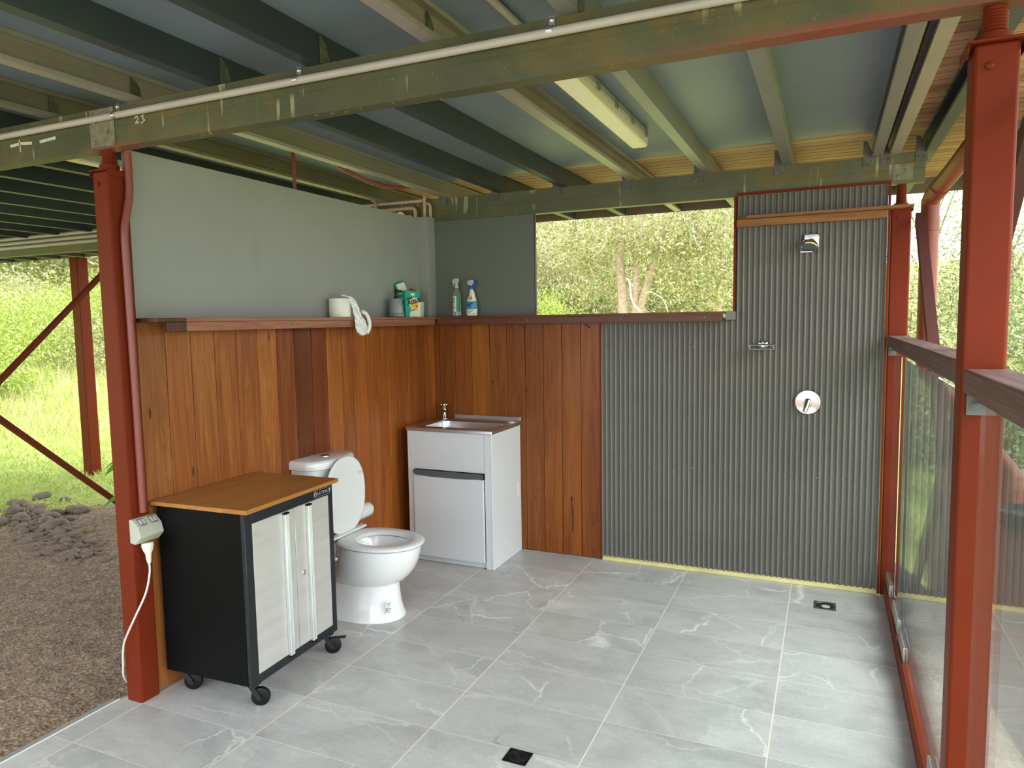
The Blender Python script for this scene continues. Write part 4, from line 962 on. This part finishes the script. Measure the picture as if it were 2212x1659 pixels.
build(MB().tube([(3.602, -.35, .655), (3.602, -.35, .72)], .05, 24), 'collar', 'red_pipe', dp)
def tank(label, c, r_, h, zb, lid=None):
    t_ = thing('water_tank', label, 'water tank', (c[0], c[1], zb))
    pr = [(r_*.97, 0)]
    for k in range(1, 9): pr += [(r_*(1.0 if k % 2 else .985), h*k/9)]
    pr += [(r_, h*.97), (r_*.97, h), (r_*.9, h+.04), (r_*.5, h+.10), (.001, h+.12)]
    build(MB().lathe(pr, (c[0], c[1], zb), (0, 0, 1), 56), 'shell', 'tank', t_, angle=40)
    return t_
tk = tank('red plastic water tank under the outside downpipe', (4.34, .32), 1.0, 1.62, -1.12)
build(MB().lathe([(.20, 0), (.20, .05), (.21, .055), (.21, .07), (.17, .07), (.165, .03), (.001, .025)], (3.72, -.30, .548), (0, 0, 1), 40), 'inlet_ring', 'rubber', tk)
t2 = tank('second reddish water tank standing further back beyond the glass', (4.9, 3.6), .95, 1.5, -1.7)
build(MB().lathe([(.24, 0), (.24, .08), (.2, .14), (.001, .16)], (4.5, 3.1, -.12), (0, 0, 1), 28), 'tank_lid', 'tank_lid', t2)

# ------------------------------------------------------------------ terrain
def sm(a, b, x):
    t = np.clip((x-a)/(b-a), 0, 1); return t*t*(3-2*t)
def H(x, y):
    x = np.asarray(x, float); y = np.asarray(y, float)
    z = -.10+.0*x
    z = z-.06*sm(-2, -5, x)
    z = z-1.0*sm(3.25, 4.1, x)
    z = z-.35*sm(.5, 2.5, y)*(1-sm(-1, -6, x))
    d = np.hypot(x-1, y+4)
    z = z+.17*np.clip(d-12.5, 0, 40)*(1-.75*sm(2.0, 6.5, x))+.14*np.clip(d-22, 0, 40)
    z = z+.10*np.clip(-x-8.5, 0, 30)
    z = z+.05*np.sin(1.3*x+.7)*np.sin(1.1*y)*sm(.3, 3, np.maximum(.05-x, y))
    inside = (x > .02) & (x < 3.2) & (y < .1) & (y > -6.3)
    return np.where(inside, -.2, z)
xs = np.concatenate([np.linspace(-48, -9, 50), np.linspace(-8.6, 0, 80), np.linspace(.04, 3.3, 14), np.linspace(3.5, 30, 50)])
ys = np.concatenate([np.linspace(-16, -5, 16), np.linspace(-4.7, 3, 70), np.linspace(3.4, 52, 70)])
X, Y = np.meshgrid(xs, ys); Z = H(X, Y)
V = np.stack([X.ravel(), Y.ravel(), Z.ravel()], 1); nx, ny = len(xs), len(ys)
me = bpy.data.meshes.new('ground'); idx = np.arange(nx*ny).reshape(ny, nx)
F = np.stack([idx[:-1, :-1], idx[:-1, 1:], idx[1:, 1:], idx[1:, :-1]], -1).reshape(-1, 4)
me.from_pydata(V.tolist(), [], F.tolist()); me.materials.append(M['ground']); me.polygons.foreach_set('use_smooth', [True]*len(F))
struct(lk(bpy.data.objects.new('ground', me)))

# ------------------------------------------------------------------ vegetation
def leafmesh(name, cen, size, mat, seed, aspect=.35, droop=.4, parent=None, base=(0, 0, 0), tone=None):
    """leaves as folded four-point blades round the given centres (N,3)"""
    r = np.random.default_rng(seed); n = len(cen)
    d = r.normal(size=(n, 3)); d[:, 2] -= droop; d /= np.linalg.norm(d, axis=1)[:, None]
    s_ = np.cross(d, r.normal(size=(n, 3))); s_ /= np.linalg.norm(s_, axis=1)[:, None]
    nn = np.cross(d, s_); L_ = size*r.uniform(.6, 1.3, n)[:, None]; w = L_*aspect
    a = cen; b = cen+d*L_*.45+s_*w*.5+nn*w*.15; c = cen+d*L_; e = cen+d*L_*.45-s_*w*.5+nn*w*.15
    V = np.stack([a, b, c, e], 1).reshape(-1, 3)-np.asarray(base)
    me = bpy.data.meshes.new(name); me.vertices.add(4*n); me.loops.add(4*n); me.polygons.add(n)
    me.vertices.foreach_set('co', V.ravel()); me.loops.foreach_set('vertex_index', np.arange(4*n, dtype=np.int32))
    me.polygons.foreach_set('loop_start', np.arange(0, 4*n, 4, dtype=np.int32)); me.polygons.foreach_set('loop_total', np.full(n, 4, np.int32))
    at = me.attributes.new('tone', 'FLOAT', 'FACE'); at.data.foreach_set('value', (r.random(n) if tone is None else np.clip(tone+r.normal(0, .12, n), 0, .999)).astype(np.float32))
    me.update(); me.materials.append(M[mat])
    o = lk(bpy.data.objects.new(name, me))
    if parent is not None: o.parent = parent; LOC[o.name] = LOC[parent.name]
    return o
def cloud(r, c, rad, n, ncl=30, sub=.28):
    """clumped points in an ellipsoid"""
    c = np.asarray(c); rad = np.asarray(rad)
    q = r.normal(size=(ncl, 3)); q /= np.linalg.norm(q, axis=1)[:, None]; q *= r.uniform(.45, 1, ncl)[:, None]**.6
    k = r.integers(0, ncl, n); p = q[k]+r.normal(0, sub, (n, 3))
    return c+p*rad
def tree(name, label, cat, base, stems, clouds, leaf, lsize, nleaf, seed, bark='bark_dark', group=None, aspect=.35, white=None, droop=.4):
    t_ = thing(name, label, cat, base, 0, group); r = np.random.default_rng(seed)
    if stems:
        mb = MB()
        for path, r0, r1 in stems:
            p = smooth(path, 5); mb.tube(p, list(np.linspace(r0, r1, len(p))), 10)
        build(mb, 'trunk', bark, t_, angle=60)
    if white:
        for path, r0, r1 in white:
            p = smooth(path, 5); build(MB().tube(p, list(np.linspace(r0, r1, len(p))), 8), 'bare_branch', 'bark_white', t_, angle=60)
    tot = sum(np.prod(c[1])**.67 for c in clouds); P_ = []; T_ = []
    for c, rad in clouds:
        m = int(nleaf*np.prod(rad)**.67/tot); P_.append(cloud(r, c, rad, m, max(8, m//90)))
    leafmesh('foliage', np.concatenate(P_), lsize, leaf, seed, aspect, droop, t_, base)
    return t_
def hz(x, y): return float(H(x, y))
# the multi-stemmed gum seen through the wall opening
b0 = (-.95, 10.0, hz(-.95, 10))
tree('gum_tree', 'pink barked gum with three stems and white bare branches, centred in the wall opening', 'tree', b0,
     [([(-1.0, 10, b0[2]-.1), (-1.08, 10, 1.0), (-1.1, 10, 1.75), (-1.12, 10, 2.2), (-1.16, 10, 2.75), (-1.1, 10, 3.2), (-.95, 10, 4.2), (-.9, 10, 5.2)], .13, .06),
      ([(-1.16, 10, 2.75), (-1.22, 10, 3.2), (-1.38, 10, 3.55), (-1.7, 10, 3.75)], .07, .035),
      ([(-.86, 10, b0[2]-.1), (-.85, 10, 1.2), (-.84, 10, 2.2), (-.82, 10, 2.72), (-.75, 10, 3.3), (-.6, 10, 4.4), (-.55, 10, 5.2)], .085, .045),
      ([(-.84, 10, b0[2]), (-.8, 10, 1.2), (-.74, 10, 1.75), (-.61, 10, 2.2), (-.44, 10, 2.74), (-.3, 10, 3.28), (-.18, 10, 3.9), (-.1, 10, 4.8)], .095, .045),
      ([(-.44, 10, 2.74), (-.3, 10, 2.95), (-.07, 10, 3.26), (.15, 10, 3.58), (.3, 10, 3.8)], .055, .03)],
     [((-1.6, 10.0, 3.2), (.8, .8, .6)), ((-.6, 9.9, 3.15), (.9, .8, .35)), ((.1, 10, 2.9), (.9, 1, .8)), ((.6, 10.2, 2.3), (.6, .8, .6)), ((-1.8, 10.3, 2.4), (.7, .7, .5)), ((-.8, 10, 4.6), (2.2, 1.6, .7)), ((.7, 10.3, 3.4), (.6, .8, .5))],
     'leaf_gum', .095, 17000, 11, 'bark_pale',
     white=[([(-1.3, 9.9, 3.42), (-1.4, 9.85, 3.3), (-1.42, 9.85, 3.08), (-1.6, 9.85, 3.03), (-1.78, 9.85, 3.0)], .02, .009), ([(-1.12, 9.88, 3.4), (-1.22, 9.85, 3.42), (-1.32, 9.9, 3.4)], .014, .02), ([(-1.42, 9.85, 3.1), (-1.52, 9.85, 2.95), (-1.62, 9.85, 2.88)], .018, .008),
            ([(-.98, 9.83, 2.36), (-.91, 9.8, 2.3), (-.88, 9.8, 2.0), (-.82, 9.8, 1.85), (-.7, 9.8, 1.7)], .024, .016), ([(-.62, 9.85, 2.05), (-.5, 9.8, 2.08), (-.36, 9.8, 2.02), (-.21, 9.8, 1.89), (-.13, 9.8, 1.65)], .015, .009),
            ([(-.83, 9.85, 2.82), (-.7, 9.85, 2.86), (-.55, 9.85, 2.8)], .018, .01), ([(.3, 9.9, 3.4), (.36, 9.85, 3.1), (.5, 9.85, 2.85)], .022, .01)])
b1 = (.62, 11.5, hz(.62, 11.5))
tree('gum_tree', 'slender gum with drooping leaves near the red framed edge of the wall opening', 'tree', b1, [([(.62, 11.5, b1[2]-.1), (.6, 11.5, 1.2), (.64, 11.5, 2.4), (.8, 11.5, 4.2)], .08, .04)],
     [((.6, 11.5, 3.2), (.9, .9, .9)), ((.3, 11.4, 4.4), (1.0, .9, .6)), ((.8, 11.2, 2.5), (.6, .6, .5))], 'leaf_gum', .095, 7000, 12, 'bark_pale')
b2 = (-1.95, 8.0, hz(-1.95, 8))
tree('shrub', 'bright lime green shrub low in the corner of the wall opening', 'shrub', b2, [([(-1.95, 8, b2[2]-.05), (-1.9, 8, .8), (-1.95, 8, 1.7)], .03, .012)],
     [((-2.0, 8, 1.6), (.4, .4, .5)), ((-1.55, 8, 1.4), (.4, .4, .35)), ((-2.3, 8, 1.5), (.35, .35, .5)), ((-1.75, 8, 1.0), (.7, .5, .5))], 'leaf_bright', .07, 6500, 13, aspect=.3, droop=-.4)
k = 0
for (x, y, rx, rz_, kind) in ((-7.6, 17, 2.2, 2.6, 0), (-5.6, 19.5, 2.2, 3.0, 1), (-4.0, 15.5, 1.9, 2.4, 1), (-2.6, 19, 2.2, 3.2, 0), (-3.0, 13.4, 1.3, 1.5, 0), (-.9, 17, 2.0, 2.7, 1), (.6, 20, 2.4, 2.6, 0), (1.8, 16.5, 1.6, 1.7, 1), (-9.8, 20, 2.6, 3.2, 1), (-5.3, 12.8, 1.2, 1.5, 1)):
    z0 = hz(x, y); h_ = 2.2*rz_
    tree('bush_tree', ['grey green bushy tree in the hillside thicket beyond the wall opening', 'olive yellow bushy tree in the hillside thicket beyond the wall opening'][kind], 'tree', (x, y, z0),
         [([(x, y, z0-.1), (x+.1, y, z0+.3*h_), (x-.1, y, z0+.8*h_)], .12, .04), ([(x, y, z0+.2*h_), (x+.5*rx, y, z0+.6*h_)], .06, .02)],
         [((x, y, z0+rz_*1.1), (rx, rx*.9, rz_)), ((x+.3*rx, y-.5, z0+.5*rz_), (rx*.8, rx*.7, rz_*.55)), ((x-.5*rx, y-.4, z0+.6*rz_), (rx*.6, rx*.6, rz_*.5))],
         'leaf_olive' if kind else 'leaf_gum', .125, 15000, 20+k, group='grey green thicket trees' if kind == 0 else 'olive yellow thicket trees', aspect=.32); k += 1
# beyond the glass side
for i, (x, y, rx, rz_, kind) in enumerate(((6.2, 15.5, 1.3, 2.3, 0), (8.4, 17.5, 2.0, 2.9, 1), (4.7, 17, 1.3, 2.3, 1), (10.4, 15.5, 2.2, 2.8, 0), (11.9, 20, 2.5, 3.6, 1), (6.6, 12.2, 1.4, 1.7, 0), (4.9, 11.0, 1.0, 1.4, 1), (8.2, 10.6, 1.5, 1.7, 0), (6.6, 19.5, 1.8, 2.9, 0), (14.2, 17, 2.2, 3.2, 1), (5.6, 8.4, .8, 1.0, 0))):
    z0 = hz(x, y)
    tree('hillside_shrub', ['deep green leafy shrub on the slope beyond the glass balustrade', 'olive leafy shrub on the slope beyond the glass balustrade'][kind], 'shrub', (x, y, z0), [([(x, y, z0-.1), (x+.05, y, z0+rz_)], .05, .02)],
         [((x, y, z0+.75*rz_), (rx, rx, rz_)), ((x-.4*rx, y-.4, z0+.4*rz_), (rx*.7, rx*.6, rz_*.5))], 'leaf_gum' if kind else 'leaf_deep', .115, 9000, 50+i, group='deep green slope shrubs' if kind == 0 else 'olive slope shrubs')
for i, (x, y, h_, rr) in enumerate(((7.4, 20, 6.2, 1.7), (10.2, 23, 7.0, 2.0), (6.2, 26, 7.5, 1.5))):
    z0 = hz(x, y)
    tree('sparse_gum', ['sparse tall gum against the white sky beside the front red post', 'sparse tall gum further along the sky outside the glass', 'thin far gum with few leaves just past the thick downpipe'][i], 'tree', (x, y, z0),
         [([(x, y, z0-.1), (x+.1, y, z0+.5*h_), (x-.2, y, z0+h_)], .1, .02), ([(x, y, z0+.45*h_), (x+.8, y, z0+.8*h_)], .05, .012), ([(x, y, z0+.35*h_), (x-.9, y, z0+.7*h_), (x-1.1, y, z0+.9*h_)], .05, .01), ([(x+.05, y, z0+.6*h_), (x+.9, y, z0+.95*h_)], .03, .008)],
         [((x, y, z0+.75*h_), (rr, rr, .3*h_))], 'leaf_gum', .14, 1500, 70+i)
# the open side: weeds, bushes and trees on the rise
for i, (x, y, rx, rz_, kind) in enumerate(((-11.6, 3.4, 1.3, .62, 0), (-12.8, 5.2, 1.5, .8, 0), (-11.4, 6.4, 1.3, .66, 1), (-13.4, 7.4, 1.5, .8, 0), (-12.4, 9.2, 1.4, .8, 1), (-15.6, 6.2, 1.7, .8, 1), (-10.6, 8.6, 1.2, .7, 0), (-11.4, 10.8, 1.3, .9, 0), (-14.6, 4.4, 1.6, .8, 0), (-15.0, 9.4, 1.6, .8, 0))):
    z0 = hz(x, y)
    tree('weed_bush', ['lime green weedy bush on the sunny grassy rise', 'yellow olive weedy bush on the sunny grassy rise'][kind], 'bush', (x, y, z0), [([(x, y, z0-.1), (x, y, z0+.8*rz_)], .03, .012)],
         [((x, y, z0+.6*rz_), (rx, rx, rz_*.8)), ((x+.5*rx, y-.3, z0+.35*rz_), (rx*.6, rx*.6, rz_*.5))], 'leaf_olive' if kind else 'leaf_bright', .09, 7000, 90+i, group='yellow olive weed bushes' if kind else 'lime weed bushes')
for i, (x, y, rx, rz_, kind) in enumerate(((-18.2, 10.4, 2.0, 1.9, 1), (-19.2, 7.6, 2.0, 2.0, 0), (-16.2, 12.4, 1.7, 1.8, 0), (-22, 10, 3.0, 3.0, 0), (-17.5, 12.5, 2.4, 2.6, 1), (-22, 15, 3.2, 3.4, 1), (-15.5, 15, 2.2, 2.6, 0), (-25, 9.5, 3.2, 3.2, 1), (-13.0, 14.5, 2.0, 2.4, 1))):
    z0 = hz(x, y)
    tree('rise_tree', ['deep green tree at the top of the grassy rise', 'pale olive tree at the top of the grassy rise'][kind], 'tree', (x, y, z0), [([(x, y, z0-.1), (x+.1, y, z0+1.4*rz_)], .14, .05), ([(x, y, z0+.5*rz_), (x+.6*rx, y, z0+1.4*rz_)], .06, .02)],
         [((x, y, z0+1.15*rz_), (rx, rx, rz_)), ((x+.3*rx, y-.6, z0+.5*rz_), (rx*.8, rx*.6, rz_*.5))], 'leaf_olive' if kind else 'leaf_deep', .2, 6500, 110+i, group='pale olive rise trees' if kind else 'deep green rise trees')
xg, yg = -15.6, 8.4; z0 = hz(xg, yg)
tree('gum_tree', 'straight pale trunked gum rising behind the weeds on the grassy rise', 'tree', (xg, yg, z0), [([(xg, yg, z0-.1), (xg-.05, yg, z0+3), (xg-.2, yg, z0+7)], .16, .1)], [((xg, yg, z0+6), (1.8, 1.8, 1.4))], 'leaf_olive', .16, 2500, 130, 'bark_pale')
# broad leaf plant beside the slab corner post
bp = thing('broadleaf_plant', 'dark green broad leaved plant peeking out behind the slab corner post', 'plant', (-2.62, .0, hz(-2.62, 0)))
mb = MB(); r_ = random.Random(3); st = MB()
for i in range(9):
    a = r_.uniform(0, 2*PI); h_ = r_.uniform(.25, .62); b = Vector((-2.62, 0, hz(-2.62, 0))); tip = b+Vector((.16*math.cos(a), .16*math.sin(a), h_))
    st.tube([b, (b+tip)/2+Vector((0, 0, .05)), tip], .008, 6)
    d = Vector((math.cos(a), math.sin(a), -.35)).normalized(); s_ = Vector((-math.sin(a), math.cos(a), 0)); L_ = r_.uniform(.22, .34); mb.tone = (r_.random(),)*3
    pts = [tip+d*(L_*t)+s_*(w*L_)+Vector((0, 0, -.05*t*t+.03*abs(w)*2)) for t, w in ((0, 0), (.15, .26), (.4, .3), (.75, .16), (1, 0), (.75, -.16), (.4, -.3), (.15, -.26))]
    mid = [tip+d*(L_*t)+Vector((0, 0, -.05*t*t)) for t in (.15, .4, .75)]
    mb.add(pts+mid, [(0, 1, 8), (1, 2, 9, 8), (2, 3, 10, 9), (3, 4, 10), (4, 5, 10), (5, 6, 9, 10), (6, 7, 8, 9), (7, 0, 8)])
build(mb, 'leaf', 'leaf_big', bp); build(st, 'stem', 'leaf_big', bp)
# grass as stuff
def grass(name, label, n, xr, yr, hmin, hmax, mat, seed, keep, w=.008, lean=.5):
    r = np.random.default_rng(seed); x = r.uniform(*xr, n); y = r.uniform(*yr, n); k = keep(x, y, r); x, y = x[k], y[k]; n = len(x)
    z = H(x, y)-.01; h = r.uniform(hmin, hmax, n); a = r.uniform(0, 2*PI, n); ln = r.normal(0, lean, (n, 2))*h[:, None]; ww = w*r.uniform(.6, 1.5, n)
    A = np.stack([x-ww*np.cos(a), y-ww*np.sin(a), z], 1); B = np.stack([x+ww*np.cos(a), y+ww*np.sin(a), z], 1); T = np.stack([x+ln[:, 0], y+ln[:, 1], z+h], 1)
    V = np.stack([A, B, T], 1).reshape(-1, 3)
    me = bpy.data.meshes.new(name); me.vertices.add(3*n); me.loops.add(3*n); me.polygons.add(n)
    me.vertices.foreach_set('co', V.ravel()); me.loops.foreach_set('vertex_index', np.arange(3*n, dtype=np.int32))
    me.polygons.foreach_set('loop_start', np.arange(0, 3*n, 3, dtype=np.int32)); me.polygons.foreach_set('loop_total', np.full(n, 3, np.int32))
    at = me.attributes.new('tone', 'FLOAT', 'FACE'); at.data.foreach_set('value', r.random(n).astype(np.float32)); me.update(); me.materials.append(M[mat])
    return tag(lk(bpy.data.objects.new(name, me)), label, 'grass', kind='stuff')
grass('grass', 'short green grass beyond the bare dirt', 60000, (-12, -3.0), (-2.5, 6), .03, .09, 'grass', 1, lambda x, y, r: (-x+.55*y+r.normal(0, .35, len(x)) > 4.1) & (-x > 3.0))
grass('tall_grass', 'long pale grass tufts at the foot of the weedy rise', 22000, (-18, -8), (1, 11), .14, .42, 'drygrass', 2, lambda x, y, r: (np.hypot(x-1, y+4) > 11.8+r.normal(0, .5, len(x))) & (np.hypot(x-1, y+4) < 19), .012, .35)
grass('slope_grass', 'pale rough grass on the slope outside the glass', 26000, (3.6, 14), (.5, 16), .08, .3, 'grass', 3, lambda x, y, r: (np.hypot(x-4.9, y-3.6) > 1.1) & (np.hypot(x-4.34, y-.32) > 1.1), .014, .5)
# stones: the larger ones are things, the fine gravel is stuff
def stone(mb, c, s_, r):
    pts = []
    for a in range(4):
        ph = -PI/2*.7+a*PI*.7/3
        pts.append([(c[0]+s_*1.0*math.cos(ph)*math.cos(t)*r.uniform(.85, 1.15), c[1]+s_*.75*math.cos(ph)*math.sin(t)*r.uniform(.85, 1.15), c[2]+s_*.45*math.sin(ph)) for t in [2*PI*k/8 for k in range(8)]])
    mb.loft(pts)
protos = []
for i in range(5):
    r_ = random.Random(i); mb = MB(); stone(mb, (0, 0, 0), 1.0, r_)
    me = bpy.data.meshes.new('river_stone'); me.from_pydata(mb.v, [], mb.f); me.materials.append(M['stone']); me.polygons.foreach_set('use_smooth', [True]*len(me.polygons)); protos.append(me)
r_ = random.Random(5)
for i in range(290):
    if i < 30: x, s_ = r_.uniform(-4.5, -3.1), r_.uniform(.04, .10); y = -.30+r_.gauss(0, .16)-(x+3.8)*.37
    elif i < 230: x, s_ = r_.uniform(-4.1, -1.9), r_.uniform(.016, .045)*r_.choice((.8, 1, 1.25)); y = (x+3.9)*-.38-.40+r_.gauss(0, .10)
    else: x, y, s_ = r_.uniform(-4.2, -.5), r_.uniform(-2.2, -.2), r_.uniform(.014, .035)
    o = lk(bpy.data.objects.new('river_stone', protos[i % 5])); o.location = (x, y, hz(x, y)+s_*.2); o.scale = (s_, s_, s_); o.rotation_euler = (r_.gauss(0, .2), r_.gauss(0, .2), r_.uniform(0, 6.3))
    tag(o, 'grey brown river stone lying on the bare dirt', 'stone', 'river stones on the dirt')
mb = MB()
for i in range(7000):
    x, y = r_.uniform(-4.4, -.02), r_.uniform(-3.3, .1); s_ = r_.uniform(.005, .018); z = hz(x, y)+s_*.15
    a = r_.uniform(0, 6.3); q = [(x+s_*math.cos(a+k*PI/2)*r_.uniform(.6, 1), y+s_*math.sin(a+k*PI/2)*r_.uniform(.6, 1), z-s_*.3) for k in range(4)]
    mb.add(q+[(x, y, z+s_*.5)], [(0, 1, 4), (1, 2, 4), (2, 3, 4), (3, 0, 4)])
tag(build(mb, 'gravel', 'stone'), 'fine gravel scattered over the bare dirt', 'gravel', kind='stuff')

# ------------------------------------------------------------------ light
w = bpy.data.worlds.new('sky'); bpy.context.scene.world = w; w.use_nodes = True; nt = w.node_tree; nt.nodes.clear()
ou = nt.nodes.new('ShaderNodeOutputWorld'); bgn = nt.nodes.new('ShaderNodeBackground')
tcn = nt.nodes.new('ShaderNodeTexCoord'); nz = nt.nodes.new('ShaderNodeTexNoise'); nz.inputs['Scale'].default_value = 2.2; nz.inputs['Detail'].default_value = 5
rp = nt.nodes.new('ShaderNodeValToRGB'); rp.color_ramp.elements[0].position = .35; rp.color_ramp.elements[0].color = (.84, .91, 1, 1); rp.color_ramp.elements[1].position = .65; rp.color_ramp.elements[1].color = (.94, .97, 1, 1)
nt.links.new(tcn.outputs['Generated'], nz.inputs['Vector']); nt.links.new(nz.outputs[0], rp.inputs[0]); nt.links.new(rp.outputs[0], bgn.inputs[0]); nt.links.new(bgn.outputs[0], ou.inputs[0])
bgn.inputs[1].default_value = 1.6
sl = bpy.data.lights.new('sun', 'SUN'); sl.energy = 2.2; sl.angle = math.radians(60); sl.color = (1, .97, .93)
so = lk(bpy.data.objects.new('sun', sl)); so.rotation_euler = Vector((.75, -.25, .7)).to_track_quat('Z', 'Y').to_euler()

# ------------------------------------------------------------------ camera
cam = bpy.data.cameras.new('camera'); co = lk(bpy.data.objects.new('camera', cam)); bpy.context.scene.camera = co
cam.sensor_width = 36; cam.sensor_fit = 'HORIZONTAL'; cam.lens = 1532.635/2212*36; cam.clip_end = 300; cam.clip_start = .05
RT = Matrix(((0.91348322, 0.021597, -0.40630282), (0.40655591, -0.08807706, 0.90937051), (-0.01614629, -0.99587951, -0.0892373)))
m = Matrix((( RT[0][0], -RT[0][1], -RT[0][2], 2.7837), (RT[1][0], -RT[1][1], -RT[1][2], -4.3645), (RT[2][0], -RT[2][1], -RT[2][2], 1.5566), (0, 0, 0, 1)))
co.matrix_world = m
vs = bpy.context.scene.view_settings
vs.view_transform = 'Standard'; vs.look = 'None'; vs.exposure = 1.2; vs.gamma = 1.0; vs.use_curve_mapping = False
cy_ = bpy.context.scene.cycles
cy_.max_bounces = 10; cy_.diffuse_bounces = 5; cy_.transmission_bounces = 10; cy_.transparent_max_bounces = 8; cy_.use_denoising = True
